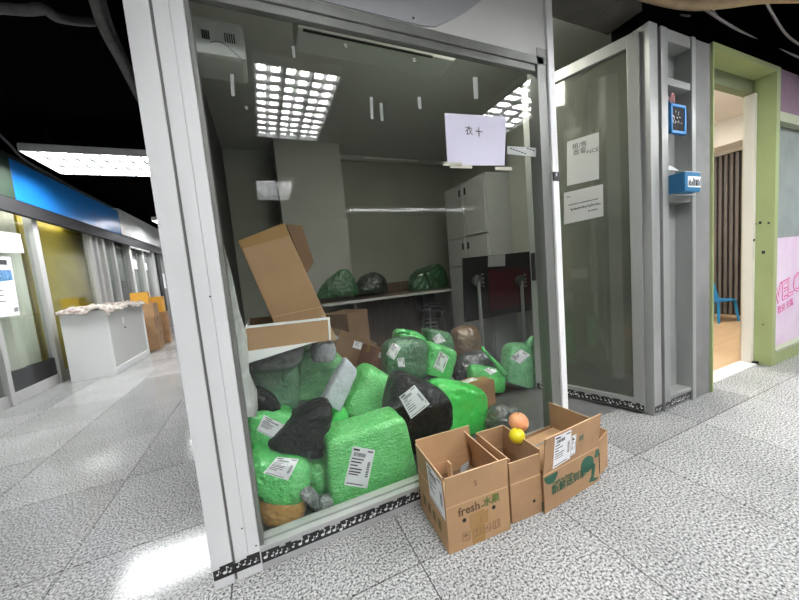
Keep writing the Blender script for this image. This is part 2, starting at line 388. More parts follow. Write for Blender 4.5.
# ================================================================== BOOTH FRONT
YF = 1.163
def note_strip(parent, p0, dirv, length, z0, z1, nrm, seed):
    """black tape strip with white music notes and a torn upper edge"""
    p0 = Vector(p0); d = Vector(dirv).normalized(); n = Vector(nrm).normalized(); rnd = random.Random(seed)
    mb = MB(); k = max(4, int(length / 0.02)); top = [z1 - (rnd.uniform(0.006, 0.012) if rnd.random() < 0.3 else rnd.uniform(0, 0.002)) for _ in range(k + 1)]
    for i in range(k):
        a = p0 + d * (length * i / k); b = p0 + d * (length * (i + 1) / k)
        mb.quadslab([a + Vector((0, 0, z0)), b + Vector((0, 0, z0)), b + Vector((0, 0, top[i])), a + Vector((0, 0, top[i]))], 0.0012, n)
    s = mb.build('note_tape', BLACK, parent)
    mb = MB(); x = 0.012
    hgt = z1 - z0
    while x < length - 0.015:
        big = rnd.random() < 0.45; zz = z0 + hgt * rnd.uniform(0.18, 0.45); r = 0.0055 if big else 0.0035; st = hgt * (0.45 if big else 0.3)
        c = p0 + d * x + Vector((0, 0, zz)) + n * 0.0014
        poly = [(r * 1.25 * math.cos(t), r * math.sin(t)) for t in [i * math.pi / 4 for i in range(8)]]
        mb.prism(poly, 0, 0.0004, lambda u, v, t, c=c: c + d * u + Vector((0, 0, v)) + n * t)
        mb.prism([(r * 0.9, 0), (r * 1.3, 0), (r * 1.3, st), (r * 0.9, st)], 0, 0.0004, lambda u, v, t, c=c: c + d * u + Vector((0, 0, v)) + n * t)
        mb.prism([(r * 1.3, st), (r * 2.4, st * 0.72), (r * 2.1, st * 0.62), (r * 1.3, st * 0.82)], 0, 0.0004, lambda u, v, t, c=c: c + d * u + Vector((0, 0, v)) + n * t)
        if rnd.random() < 0.6:
            c2 = c + d * r * 2.6 + Vector((0, 0, rnd.uniform(-0.3, 0.35) * hgt * 0.5))
            mb.prism([(-r*.5, -r*.4), (r*.6, -r*.2), (r*.3, r*.5)], 0, 0.0004, lambda u, v, t, c=c2: c + d * u + Vector((0, 0, v)) + n * t)
        x += rnd.uniform(0.014, 0.026)
    mb.build('note_print', WHITE, s)
    return s

cp = empty('trim_1', (-0.195, YF + 0.05, 0), 'tall pale aluminium corner post of the glass shop, black tape at foot', 'post', kind='structure')
B('inner_core', -0.266, -0.122, YF + 0.012, YF + 0.11, 0, 2.9, ALUD, cp)
B('face_band', -0.268, -0.208, YF, YF + 0.10, 0.0, 2.9, ALUW, cp, 0.002)
B('face_band', -0.199, -0.1575, YF + 0.002, YF + 0.10, 0.0, 2.9, ALUW, cp, 0.0015)
B('face_band', -0.1565, -0.120, YF + 0.002, YF + 0.10, 0.0, 2.9, ALUW, cp, 0.0015)
note_strip(cp, (-0.266, YF - 0.0002, 0), (1, 0, 0), 0.144, 0.034, 0.078, (0, -1, 0), 3)
for zz, xx in ((0.09, -0.255), (0.10, -0.13), (0.18, -0.165), (0.98, -0.16)):
    MB().lathe([(0.003, 0), (0.002, 0.0015)], 8, Matrix.Translation((xx, YF + 0.002, zz)) @ Matrix.Rotation(math.pi / 2, 4, 'X')).build('screw', BLACK, cp)

w1 = empty('window_1', (0.6, YF + 0.03, 0), 'large fixed shop window in front of the parcel heap', 'window', kind='structure')
B('pane', -0.118, 1.312, YF + 0.028, YF + 0.034, 0.085, 1.915, GLASS, w1)
B('bottom_rail', -0.119, 1.375, YF + 0.004, YF + 0.07, 0, 0.074, ALU, w1, 0.002)
B('sill_bead', -0.119, 1.375, YF, YF + 0.027, 0.074, 0.088, ALU, w1, 0.003)
B('inner_bead', -0.119, 1.375, YF + 0.035, YF + 0.07, 0.074, 0.09, ALU, w1, 0.003)
B('top_rail', -0.119, 1.36, YF + 0.004, YF + 0.045, 1.925, 1.962, ALUD, w1, 0.002)
B('top_bead', -0.119, 1.31, YF + 0.012, YF + 0.038, 1.895, 1.925, ALUD, w1, 0.002)
B('side_bead', -0.119, -0.106, YF + 0.008, YF + 0.06, 0.088, 1.9, ALUD, w1, 0.002)
note_strip(w1, (-0.118, YF + 0.0038, 0), (1, 0, 0), 1.45, 0.026, 0.068, (0, -1, 0), 11)
for (px, py, hh, ww) in ((475, 88, 22, 5), (419, 103, 12, 3.5), (414, 60, 4, 4), (293, 52, 12, 3), (345, 46, 5, 2.5), (371, 108, 22, 3), (381, 112, 18, 3), (232, 85, 22, 4), (246, 108, 3, 3)):
    c = [onY(px + a * ww / 2 + (b < 0) * 1.5, py - b * hh / 2, YF + 0.028) for a, b in ((-1, -1), (0.6, -1), (1, 1), (-1, 1))]
    MB().quadslab(c, 0.0006, (0, -1, 0)).build('tape_residue', mat('tape_residue', (0.32, 0.34, 0.31), 0.6), w1)
# lilac paper stuck on the glass
lp = empty('notice_paper', onY(476, 165, YF + 0.027), 'pale lilac paper notice stuck high on the big shop window', 'notice')
c = [onY(*p, YF + 0.0275) for p in ((447.5, 165.5), (504.5, 165.5), (506, 117), (444.5, 113))]
MB().quadslab(c, 0.0008, (0, -1, 0)).build('sheet', LILAC, lp)
text('writing', '衣 十', 0.042, onY(474, 132, YF + 0.0262), (1, 0, -0.03), (0, 0, 1), INK, lp)
for k, (px0, px1, py) in enumerate(((443, 462, 163.5), (450, 472, 166), (495, 512, 168))):
    c = [onY(px0, py + 2, YF + 0.0275), onY(px1, py + 2.5, YF + 0.0275), onY(px1, py - 1, YF + 0.0275), onY(px0, py - 1.2, YF + 0.0275)]
    MB().quadslab([p + Vector((0, -0.0009, 0)) for p in c], 0.0005, (0, -1, 0)).build('masking_tape', mat('masking_tape', (0.55, 0.54, 0.44), 0.6), lp)
op = empty('notice_strip', onY(530, 155, YF + 0.034), 'narrow printed paper beside the lilac notice on the shop window', 'notice')
c = [onY(*p, YF + 0.0275) for p in ((507, 154), (536, 157), (536, 148), (507, 146))]
MB().quadslab(c, 0.0008, (0, -1, 0)).build('sheet', mat('greyish_paper', (0.40, 0.42, 0.40), 0.7), op)
mb = MB()
for k in range(9):
    px = 510 + k * 2.8; py = 148 + (k * 37 % 6)
    c = [onY(px, py + 1, YF + 0.0265), onY(px + 2, py + 1.2, YF + 0.0265), onY(px + 2, py, YF + 0.0265), onY(px, py, YF + 0.0265)]
    mb.quadslab(c, 0.0003, (0, -1, 0))
mb.build('print', INK, op)

t2 = empty('trim_2', (1.36, YF + 0.05, 0), 'white edged door post with black lock plate, right of the big window', 'post', kind='structure')
B('inner_stile', 1.312, 1.376, YF + 0.004, YF + 0.07, 0, 2.0, ALUD, t2, 0.002)
B('white_face', 1.374, 1.414, YF - 0.006, YF + 0.075, 0, 2.9, mat('white_enamel', (0.86, 0.86, 0.85), 0.4), t2, 0.002)
B('lock_plate', 1.372, 1.417, YF - 0.012, YF - 0.004, 1.383, 1.425, BLACK, t2, 0.002)
B('lock_slot', 1.385, 1.393, YF - 0.0135, YF - 0.0115, 1.404, 1.42, WHITE, t2)
for zz in (1.945, 1.32, 0.9):
    MB().lathe([(0.003, 0), (0.002, 0.0015)], 8, Matrix.Translation((1.365, YF + 0.004, zz)) @ Matrix.Rotation(math.pi / 2, 4, 'X')).build('screw', BLACK, t2)

wf = empty('wall_front', (0.65, YF + 0.05, 1.962), 'white boarded fascia above the big shop window', 'wall', kind='structure')
B('fascia_board', -0.119, 1.374, YF + 0.006, YF + 0.06, 1.962, 2.9, PLASTER, wf)
arc = [(-0.118, 1.966), (0.70, 1.966), (0.76, 1.975), (0.84, 2.02), (0.92, 2.07), (1.0, 2.13), (1.06, 2.22), (1.1, 2.35), (1.12, 2.6), (1.12, 2.88), (-0.118, 2.88)]
MB().prism(arc, YF, YF + 0.0055, lambda u, v, t: Vector((u, t, v))).build('grey_sign_panel', GREYP, wf)
for xx in (0.05, 0.66):
    MB().lathe([(0.005, 0), (0.003, 0.002)], 8, Matrix.Translation((xx, YF, 1.985)) @ Matrix.Rotation(math.pi / 2, 4, 'X')).build('screw', BLACK, wf)

# lintel over the entrance
ln = empty('trim_3', (1.75, 1.2, 2.30), 'dark dusty beam over the shop entrance', 'beam', kind='structure')
B('beam', 1.414, 2.07, 1.13, 1.315, 2.30, 2.44, mat('dusty_metal', (0.075, 0.066, 0.055), 0.7, var=0.4, vscale=9), ln, 0.003)
B('upper_board', 1.414, 2.72, 1.22, 1.3, 2.44, 2.9, CEIL, ln)
for xx in (1.62, 1.86):
    MB().lathe([(0.006, 0), (0.004, -0.003)], 8, Matrix.Translation((xx, 1.2, 2.30))).build('screw', BLACK, ln)

# ================================================================== BOOTH SHELL (interior)
YB = 4.0
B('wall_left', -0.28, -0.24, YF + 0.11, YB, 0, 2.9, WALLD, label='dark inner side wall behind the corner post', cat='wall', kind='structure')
wb = B('wall_back', -0.28, 2.70, YB, YB + 0.06, 0, 2.9, WALLI, label='grey green back wall of the parcel shop', cat='wall', kind='structure')
B('wall_right', 2.66, 2.70, 1.31, YB, 0, 2.9, WALLI, label='grey inner wall behind the open glass door', cat='wall', kind='structure')
ci = empty('ceiling_shop', (1.2, 2.6, 2.5), 'off white shop ceiling inside the glass booth', 'ceiling', kind='structure')
B('ceiling_board', -0.24, 2.66, 1.32, YB, 2.5, 2.54, mat('shop_ceiling', (0.60, 0.60, 0.57), 0.8, var=0.06, vscale=2), ci)
B('cornice', 0.2, 2.66, YB - 0.06, YB - 0.002, 2.44, 2.5, PILLAR, ci, 0.01)
B('front_return', -0.119, 1.37, YF + 0.062, YF + 0.075, 2.1, 2.9, PLASTER, ci)
B('floor_shop', -0.24, 2.66, YF + 0.1, YB, 0.0005, 0.004, mat('shop_floor', (0.13, 0.13, 0.13), 0.35, var=0.25, vscale=5), label='dark grey floor of the parcel shop under the heap', cat='floor', kind='structure')
B('wall_pillar', 0.27, 0.97, 3.62, YB - 0.001, 0.004, 2.498, PILLAR, label='pale boxed pillar standing against the back wall', cat='pillar', kind='structure')

# shelf along the back
sh = empty('shelf', (1.4, 3.8, 0.62), 'long wall counter with pale front edge at the back of the shop', 'shelf')
B('board', 0.25, 2.3, 3.40, 3.615, 0.70, 0.725, mat('shelf_top', (0.20, 0.15, 0.12), 0.5), sh, 0.002)
B('board', 0.975, 2.3, 3.615, 3.997, 0.70, 0.725, mat('shelf_top', (0.20, 0.15, 0.12), 0.5), sh, 0.002)
B('front_edge', 0.25, 2.3, 3.392, 3.40, 0.698, 0.727, mat('shelf_edge', (0.62, 0.62, 0.60), 0.4), sh)
B('bracket', 0.90, 0.93, 3.42, 3.615, 0.50, 0.70, ALUD, sh)
B('bracket', 1.9, 1.93, 3.7, 3.99, 0.45, 0.70, ALUD, sh)
B('splash_board', 1.0, 2.1, 3.985, 3.997, 0.725, 0.86, DARKW, sh)
B('modesty_panel', 0.98, 2.2, 3.90, 3.92, 0.004, 0.70, DARKW, sh)

bt = empty('batten_light', (1.45, 3.97, 2.36), 'unlit white batten light fixed high on the shop back wall', 'light')
pb = onY(362, 158, 3.985); pe = onY(418, 156, 3.985)
B('body', pb.x, pe.x, 3.955, 3.998, pb.z - 0.02, pb.z + 0.02, PILLAR, bt, 0.004)
MB().tube([(pb.x + 0.02, 3.945, pb.z - 0.01), (pe.x - 0.02, 3.945, pb.z - 0.01)], 0.013, 8).build('tube', mat('unlit_tube', (0.8, 0.8, 0.76), 0.3), bt)
# stools
def stool(loc, label):
    r = empty('stool', loc, label, 'stool', 'stacked stools under the back counter')
    MB().lathe([(0.15, 0.44), (0.155, 0.45), (0.15, 0.462), (0.0, 0.465)], 20).build('seat', BLACK, r, world=False, smooth=True)
    for k in range(4):
        a = math.pi / 4 + k * math.pi / 2
        MB().tube([(0.12 * math.cos(a), 0.12 * math.sin(a), 0.44), (0.19 * math.cos(a), 0.19 * math.sin(a), 0.0)], 0.010, 8).build('leg', mat('stool_chrome', (0.45, 0.45, 0.45), 0.3, 0.8), r, world=False)
    MB().tube([(0.15 * math.cos(t * math.pi / 8), 0.15 * math.sin(t * math.pi / 8), 0.25) for t in range(17)], 0.006, 6).build('ring', mat('stool_chrome', (0.45, 0.45, 0.45), 0.3, 0.8), r, world=False)
    return r
stool((2.02, 3.66, 0.004), 'lower chrome legged stool in the stack under the counter')
stool((2.02, 3.66, 0.064), 'upper chrome legged stool in the stack under the counter')

# unseen ceiling panel added to brighten the shop, over the entrance side
il = empty('ceiling_light', (1.2, 1.62, 2.47), 'added unseen flat ceiling panel inside the parcel shop above the window head', 'light')
B('frame', 0.7, 1.7, 1.48, 1.78, 2.47, 2.5, mat('panel_frame', (0.8, 0.8, 0.8), 0.5), il)
B('diffuser', 0.72, 1.68, 1.50, 1.76, 2.463, 2.47, mat('dim_panel_glow', (1, 1, 1), 0.5, emis=(1.0, 0.98, 0.86), estr=24.0), il)
# cabinets at the right
cb = empty('storage_cabinet', (2.37, 2.95, 0.004), 'tall pale grey cabinet with doors at the right of the shop', 'cabinet')
CW = mat('cabinet_grey', (0.46, 0.47, 0.46), 0.5, var=0.06)
B('body', 2.12, 2.655, 2.56, 3.32, 0.004, 1.9, CW, cb, 0.003)
for (z0, z1) in ((0.08, 0.98), (1.0, 1.30), (1.32, 1.88)):
    for (y0, y1) in ((2.58, 2.93), (2.95, 3.30)):
        d = B('door', 2.104, 2.119, y0, y1, z0, z1, CW, cb, 0.002)
        B('handle', 2.094, 2.104, (y1 - 0.05) if y0 < 2.9 else (y0 + 0.03), (y1 - 0.03) if y0 < 2.9 else (y0 + 0.05), z1 - 0.12, z1 - 0.05, BLACK, d)
hc = B('wall_panel', 2.40, 2.655, 2.30, 2.545, 0.004, 2.3, WALLI, label='grey boxed panel at the right behind the glass door', cat='panel')
origin_base(hc)

# red and black board on steel posts
rb = empty('display_board', (1.75, 2.2, 0.004), 'dark red board with black border on two steel posts in the shop', 'board')
pc = [onY(*p, 2.3) for p in ((466, 322), (536, 309), (534, 251), (464, 258))]
MB().quadslab(pc, 0.03, (0, 1, 0)).build('border', BLACK, rb)
pc = [onY(*p, 2.298) for p in ((490, 311), (530, 304), (529, 268), (488, 270))]
MB().quadslab(pc, 0.006, (0, -1, 0)).build('red_panel', mat('dark_red', (0.05, 0.005, 0.008), 0.5), rb)
pc = [onY(*p, 2.29) for p in ((488, 267), (505, 266), (505, 254), (488, 256))]
MB().quadslab(pc, 0.002, (0, -1, 0)).build('taped_card', mat('grey_card', (0.30, 0.30, 0.30), 0.6), rb)
for px in (478.5, 521.5):
    p = onY(px, 281, 2.26)
    MB().tube([(p.x, 2.26, 0.004), (p.x, 2.26, p.z)], 0.016, 10).build('post', mat('steel', (0.5, 0.5, 0.5), 0.3, 0.7), rb)
    MB().lathe([(0.05, 0), (0.055, 0.01), (0.05, 0.03), (0.02, 0.04)], 16, Matrix.Translation((p.x, 2.29, p.z)) @ Matrix.Rotation(math.pi / 2, 4, 'X')).build('hub', mat('dark_steel', (0.16, 0.16, 0.16), 0.3, 0.8), rb, smooth=False)
    MB().lathe([(0.13, 0), (0.13, 0.008), (0.02, 0.02)], 20, Matrix.Translation((p.x, 2.26, 0.004))).build('foot', mat('dark_steel', (0.16, 0.16, 0.16), 0.3, 0.8), rb)
    for k in range(4):
        MB().box(p.x + 0.05, p.x + 0.07, 2.27, 2.285, p.z - 0.06 + k * 0.035, p.z - 0.045 + k * 0.035).build('chrome_tab', mat('steel', (0.5, 0.5, 0.5), 0.3, 0.7), rb)

# small white unit high on the left and long air curtain
ac = empty('wall_heater', (-0.04, 1.36, 1.78), 'small white wall heater with vents high behind the corner post', 'heater')
ACM = mat('white_appliance', (0.62, 0.62, 0.60), 0.45)
p0 = onY(196, 14, 1.30); p1 = onY(247, 60, 1.30)
B('casing', p0.x - 0.08, p1.x, 1.30, 1.46, p1.z, p0.z + 0.0, ACM, ac, 0.015)
hw_ = p1.x - p0.x
for k in range(4):
    x = p0.x + hw_ * (0.06 + 0.045 * k); B('vent_slot', x, x + 0.004, 1.297, 1.301, p0.z - 0.075, p0.z - 0.048, BLACK, ac)
for k in range(5):
    x = p0.x + hw_ * (0.55 + 0.05 * k); B('vent_slot', x, x + 0.004, 1.297, 1.301, p0.z - 0.075, p0.z - 0.045, BLACK, ac)
MB().tube([(p0.x + hw_ * (0.22 + 0.72 * t), 1.298, p0.z - 0.085 + 0.016 * math.sin(t * 4.4) - 0.03 * t) for t in [i / 14 for i in range(15)]], 0.0013, 5).build('swoosh_line', INKG, ac)
B('wall_bracket', -0.238, p0.x - 0.078, 1.34, 1.42, p1.z + 0.05, p1.z + 0.12, ALUD, ac)
av = empty('air_curtain', (0.7, 1.45, 1.95), 'long white rounded air curtain mounted above the window inside', 'air curtain')
q0 = onY(298, 28, 1.38); q1 = onY(459, 62, 1.38)
prof = [(q0.x, q1.z + 0.0), (q1.x - 0.03, q1.z), (q1.x, q1.z + 0.03), (q1.x, q1.z + 0.085), (q1.x - 0.02, q1.z + 0.11), (q0.x, q1.z + 0.11)]
MB().prism(prof, 1.38, 1.52, lambda u, v, t: Vector((u, t, v))).build('casing', ACM, av, 0.008)
B('outlet_slot', q0.x + 0.02, q1.x - 0.15, 1.378, 1.39, q1.z - 0.002, q1.z + 0.002, BLACK, av)
B('mount', q0.x + 0.2, q0.x + 0.26, 1.42, 1.48, q1.z + 0.11, 2.5, ALUD, av); B('mount', q1.x - 0.3, q1.x - 0.24, 1.42, 1.48, q1.z + 0.11, 2.5, ALUD, av)

# ================================================================== DOOR LEAF (open inwards)
HX, HY = 2.055, 1.14
ddir = Vector((-0.33, 0.944, 0)).normalized(); dn = Vector((ddir.y * -1, ddir.x, 0)).normalized()   # normal towards the camera side
if dn.dot(Vector((-HX, -HY, 0))) < 0: dn = -dn
dl = empty('door_1', (HX, HY, 0), 'open framed glass door of the parcel shop with papers on it', 'door', kind='structure')
DL = 0.665
def leaf(a0, a1, z0, z1, t0=-0.02, t1=0.02):
    A = Vector((HX, HY, 0)); c = [A + ddir * a + dn * t + Vector((0, 0, z)) for z in (z0, z1) for t in (t0, t1) for a in (a0, a1)]
    return MB().add(c, [(0, 2, 3, 1), (4, 5, 7, 6), (0, 1, 5, 4), (1, 3, 7, 5), (3, 2, 6, 7), (2, 0, 4, 6)])
leaf(0.0, 0.055, 0.02, 2.20).build('stile', ALUM, dl, 0.002)
leaf(DL - 0.05, DL, 0.02, 2.20).build('stile', ALUM, dl, 0.002)
leaf(0.055, DL - 0.05, 2.135, 2.20).build('top_rail', ALUM, dl, 0.002)
leaf(0.055, DL - 0.05, 0.02, 0.095).build('bottom_rail', ALUM, dl, 0.002)
leaf(0.05, DL - 0.045, 0.09, 2.14, -0.004, 0.004).build('pane', DGLASS, dl)
p = Vector((HX, HY, 0)) + dn * 0.0202
note_strip(dl, p + ddir * 0.002, ddir, DL - 0.01, 0.024, 0.07, dn, 21)
for (z0, z1) in ((0.85, 1.05),):
    leaf(DL - 0.04, DL - 0.02, z0, z1, 0.02, 0.045).build('handle', BLACK, dl)
pp0 = Vector((HX, HY, 0)) + dn * 0.0045
def leafquad(px4): return [onP(*q, pp0, dn) for q in px4]
np1 = empty('notice_paper', leafquad([(583, 183)])[0], 'printed white notice on the open glass door, the upper one', 'notice')
c = leafquad([(567, 186), (599, 179), (599, 132), (567, 142)])
MB().quadslab(c, 0.0008, dn).build('sheet', mat('grey_white_paper', (0.44, 0.45, 0.44), 0.7), np1)
rt = (c[1] - c[0]).normalized()
text('writing', '租/售\n致電', 0.038, c[3] + (c[2] - c[3]) * 0.40 - Vector((0, 0, 0.065)) + dn * 0.001, rt, (0, 0, 1), INK, np1)
text('writing', 'NCE', 0.034, c[3] + (c[2] - c[3]) * 0.80 - Vector((0, 0, 0.10)) + dn * 0.001, rt, (0, 0, 1), INK, np1)
MB().lathe([(0.006, 0), (0.006, 0.006)], 8, Matrix.Translation(leafquad([(594, 131)])[0])).build('suction_hook', BLACK, np1)
np2 = empty('notice_paper', leafquad([(583, 224)])[0], 'handwritten white note on the open glass door, the lower one', 'notice')
c = leafquad([(564, 224.5), (603.5, 216), (603, 184), (564, 193)])
MB().quadslab(c, 0.0008, dn).build('sheet', mat('grey_white_paper', (0.44, 0.45, 0.44), 0.7), np2)
mb = MB(); rnd = random.Random(5)
for row, (n0, n1, vv) in enumerate(((1, 3, 0.84), (2, 17, 0.58), (3, 18, 0.42), (12, 17, 0.26))):
    for k in range(n0, n1):
        u = 0.05 + k * 0.05; s0 = 0.013 if row != 2 else 0.02
        o_ = (c[0] * (1 - u) + c[1] * u) * (1 - vv) + (c[3] * (1 - u) + c[2] * u) * vv + dn * 0.001
        for q in range(2):
            a = rnd.uniform(0, 3.14); d1 = rt * math.cos(a) + Vector((0, 0, math.sin(a))); d2 = rt * -math.sin(a) + Vector((0, 0, math.cos(a)))
            mb.quadslab([o_ + d1 * -s0 / 2 + d2 * -0.0016, o_ + d1 * s0 / 2 + d2 * -0.0016, o_ + d1 * s0 / 2 + d2 * 0.0016, o_ + d1 * -s0 / 2 + d2 * 0.0016], 0.0003, dn)
mb.build('writing', INK, np2)

# ================================================================== RIGHT JAMB, NICHE, GREY POST
YR = 1.095
nk = empty('wall_niche', (2.42, YR + 0.06, 0), 'grey niche frame between the glass door and the green doorway', 'wall', kind='structure')
B('jamb', 2.065, 2.14, YR, YR + 0.12, 0, 2.225, ALUM, nk, 0.003)
B('dark_gap', 2.14, 2.172, YR + 0.03, YR + 0.12, 0, 2.225, BLACKM, nk)
B('stile', 2.172, 2.235, YR, YR + 0.10, 0, 2.225, ALUM, nk, 0.003)
B('stile', 2.475, 2.515, YR - 0.004, YR + 0.10, 0, 2.225, ALUM, nk, 0.003)
for z0, z1 in ((2.16, 2.225), (1.925, 1.965), (1.27, 1.31), (0.065, 0.085)):
    B('rail', 2.235, 2.475, YR + 0.004, YR + 0.10, z0, z1, ALUM, nk, 0.003)
B('back_panel', 2.235, 2.475, YR + 0.085, YR + 0.12, 0, 2.225, mat('niche_grey', (0.26, 0.27, 0.26), 0.5, var=0.12), nk)
B('kick_rail', 2.235, 2.475, YR + 0.01, YR + 0.09, 0, 0.065, ALUD, nk)
note_strip(nk, (2.174, YR - 0.0005, 0), (1, 0, 0), 0.06, 0.02, 0.06, (0, -1, 0), 31)
note_strip(nk, (2.237, YR + 0.0095, 0), (1, 0, 0), 0.236, 0.015, 0.055, (0, -1, 0), 32)
note_strip(nk, (2.067, YR - 0.0005, 0), (1, 0, 0), 0.072, 0.02, 0.06, (0, -1, 0), 33)
gp = B('wall_post', 2.515, 2.70, YR + 0.004, YR + 0.2, 0, 2.225, mat('grey_render', (0.21, 0.21, 0.205), 0.7, var=0.25, vscale=5, bump=0.2, bscale=20), bevel=0.004, label='grey rendered post left of the green doorway', cat='post', kind='structure')
B('wall_over_niche', 2.065, 2.70, YR + 0.05, YR + 0.2, 2.225, 2.9, CEIL, label='black board over the niche, standing in for shadow on the post top', cat='wall', kind='structure')  # black board above the niche; also stands in for the post top's shadow

# small framed black sign hanging in the niche
sg = empty('framed_sign', (2.34, YR + 0.05, 1.66), 'small black sign in a bright blue frame hanging in the niche', 'sign')
BLU = mat('bright_blue', (0.02, 0.22, 0.55), 0.4)
x0, x1, z0, z1 = 2.27, 2.425, 1.665, 1.83
B('panel', x0 + 0.008, x1 - 0.008, YR + 0.008, YR + 0.016, z0 + 0.008, z1 - 0.008, BLACKM, sg)
for a in ((x0, x1, z0, z0 + 0.016), (x0, x1, z1 - 0.016, z1), (x0, x0 + 0.014, z0, z1), (x1 - 0.014, x1, z0, z1)):
    B('frame_bar', a[0], a[1], YR + 0.002, YR + 0.02, a[2], a[3], BLU, sg, 0.002)
mb = MB(); rnd = random.Random(9)
for k in range(15):
    cx = rnd.uniform(x0 + 0.03, x1 - 0.03); cz = rnd.uniform(z0 + 0.06, z1 - 0.025); L = rnd.uniform(0.008, 0.02); a = rnd.uniform(-0.5, 1.8)
    d1 = Vector((math.cos(a), 0, math.sin(a))); d2 = Vector((-math.sin(a), 0, math.cos(a))); o_ = Vector((cx, YR + 0.0075, cz))
    mb.quadslab([o_ - d1 * L / 2 - d2 * 0.0011, o_ + d1 * L / 2 - d2 * 0.0011, o_ + d1 * L / 2 + d2 * 0.0011, o_ - d1 * L / 2 + d2 * 0.0011], 0.0004, (0, -1, 0))
mb.build('chalk_marks', WHITE, sg)
MB().tube([(2.285, YR + 0.012, 1.835), (2.285, YR + 0.012, 1.87), (2.295, YR + 0.012, 1.885), (2.308, YR + 0.012, 1.885), (2.316, YR + 0.012, 1.87), (2.316, YR + 0.012, 1.84)], 0.006, 8).build('hook', mat('pink_plastic', (0.75, 0.35, 0.35), 0.4), sg, smooth=True)
B('wall_hanger', 2.28, 2.30, YR + 0.012, YR + 0.086, 1.83, 1.85, BLU, sg)
# blue box on the niche ledge
bx = empty('letter_box', (2.32, YR + 0.0, 1.33), 'blue carton with white printed label jutting out of the niche', 'box')
B('body', 2.236, 2.40, YR - 0.075, YR + 0.08, 1.311, 1.42, mat('deep_blue', (0.012, 0.14, 0.30), 0.45, var=0.2), bx, 0.004)
c = [(2.236, YR - 0.075, 1.42), (2.40, YR - 0.075, 1.42), (2.40, YR + 0.02, 1.455), (2.236, YR + 0.02, 1.455)]
MB().quadslab(c, 0.003).build('lid', mat('pale_lid', (0.55, 0.57, 0.58), 0.5), bx)
MB().quadslab([(2.25, YR + 0.02, 1.455), (2.39, YR + 0.02, 1.455), (2.37, YR + 0.06, 1.50), (2.28, YR + 0.06, 1.50)], 0.003).build('lid_flap', mat('pale_lid', (0.55, 0.57, 0.58), 0.5), bx)
lb = B('label', 2.265, 2.398, YR - 0.0775, YR - 0.0752, 1.335, 1.395, WHITE, bx)
mb = MB(); rnd = random.Random(3)
for k in range(14):
    x = 2.27 + k * 0.009; h = rnd.uniform(0.02, 0.045); mb.box(x, x + rnd.uniform(0.003, 0.007), YR - 0.0785, YR - 0.0774, 1.342, 1.342 + h)
mb.build('print', INK, lb)
B('ledge', 2.236, 2.474, YR - 0.02, YR + 0.085, 1.3055, 1.311, ALU, bx)

# ================================================================== GREEN DOORWAY AND THE ROOM BEHIND
YG = 1.085
gd = empty('door_2', (3.1, YG + 0.1, 0), 'pale green doorway opening into a bright room', 'door', kind='structure')
B('left_jamb', 2.70, 2.713, YG, YG + 0.17, 0, 2.235, GREEN, gd, 0.003)
B('right_jamb', 3.585, 3.645, YG, YG + 0.17, 0, 2.235, GREEN, gd, 0.003)
B('head', 2.713, 3.585, YG, YG + 0.17, 2.20, 2.235, GREEN, gd, 0.003)
B('inner_head', 2.713, 3.585, YG + 0.12, YG + 0.17, 2.10, 2.20, mat('olive_trim', (0.21, 0.24, 0.13), 0.6), gd, 0.002)
B('white_stile', 3.548, 3.585, YG + 0.10, YG + 0.16, 0.012, 2.10, mat('cream_stile', (0.78, 0.75, 0.68), 0.45), gd, 0.003)
B('threshold', 2.713, 3.585, YG + 0.07, YG + 0.17, 0, 0.012, mat('pale_threshold', (0.8, 0.78, 0.74), 0.4), gd, 0.002)
B('foot_block', 3.55, 3.585, YG + 0.07, YG + 0.10, 0, 0.025, BLACK, gd)
for (dy, zz, s) in ((0.03, 1.12, 0.006), (0.075, 1.13, 0.008), (0.10, 1.125, 0.005), (0.055, 0.90, 0.009), (0.05, 0.33, 0.004)):
    B('fixing_hole', 3.5835, 3.5855, YG + dy - s, YG + dy + s, zz - s * 1.3, zz + s * 1.3, BLACK, gd)
MB().lathe([(0.012, 0), (0.010, 0.004)], 10, Matrix.Translation((3.56, YG + 0.10, 1.0)) @ Matrix.Rotation(math.pi / 2, 4, 'X')).build('lock', BLACK, gd)
# side window with welcome poster
w3 = empty('window_2', (4.2, YG + 0.05, 0), 'green framed frosted side window right of the doorway', 'window', kind='structure')
B('base', 3.645, 5.2, YG + 0.005, YG + 0.12, 0, 0.10, GREEN, w3, 0.003)
B('sill', 3.645, 5.2, YG - 0.005, YG + 0.12, 0.10, 0.12, mat('grey_green_sill', (0.40, 0.44, 0.30), 0.5), w3, 0.002)
B('frosted_pane', 3.645, 5.2, YG + 0.05, YG + 0.06, 0.12, 1.86, FROST, w3)
B('head_rail', 3.645, 5.2, YG, YG + 0.12, 1.86, 1.93, mat('grey_green_sill', (0.40, 0.44, 0.30), 0.5), w3, 0.002)
B('purple_panel', 3.645, 5.2, YG + 0.01, YG + 0.1, 1.93, 2.235, PURPLE, w3)
B('end_jamb', 5.2, 5.26, YG, YG + 0.17, 0, 2.235, GREEN, w3)
po = empty('welcome_poster', (3.9, YG + 0.045, 0.2), 'pale pink welcome poster on the window right of the green doorway', 'poster')
B('sheet', 3.65, 5.05, YG + 0.040, YG + 0.048, 0.122, 1.0, mat('pink_poster', (0.66, 0.48, 0.64), 0.6, col2=(0.74, 0.64, 0.74), vscale=3), po)
PNK = mat('hot_pink', (0.62, 0.10, 0.32), 0.6); WPK = mat('pale_pink_ink', (0.85, 0.74, 0.82), 0.6)
rdir = Vector((1, 0, 0.16))
text('lettering', 'WELCOME', 0.22, (4.16, YG + 0.039, 0.60), rdir, (-0.16, 0, 1), PNK, po, bold=0.006, slant=0.1)
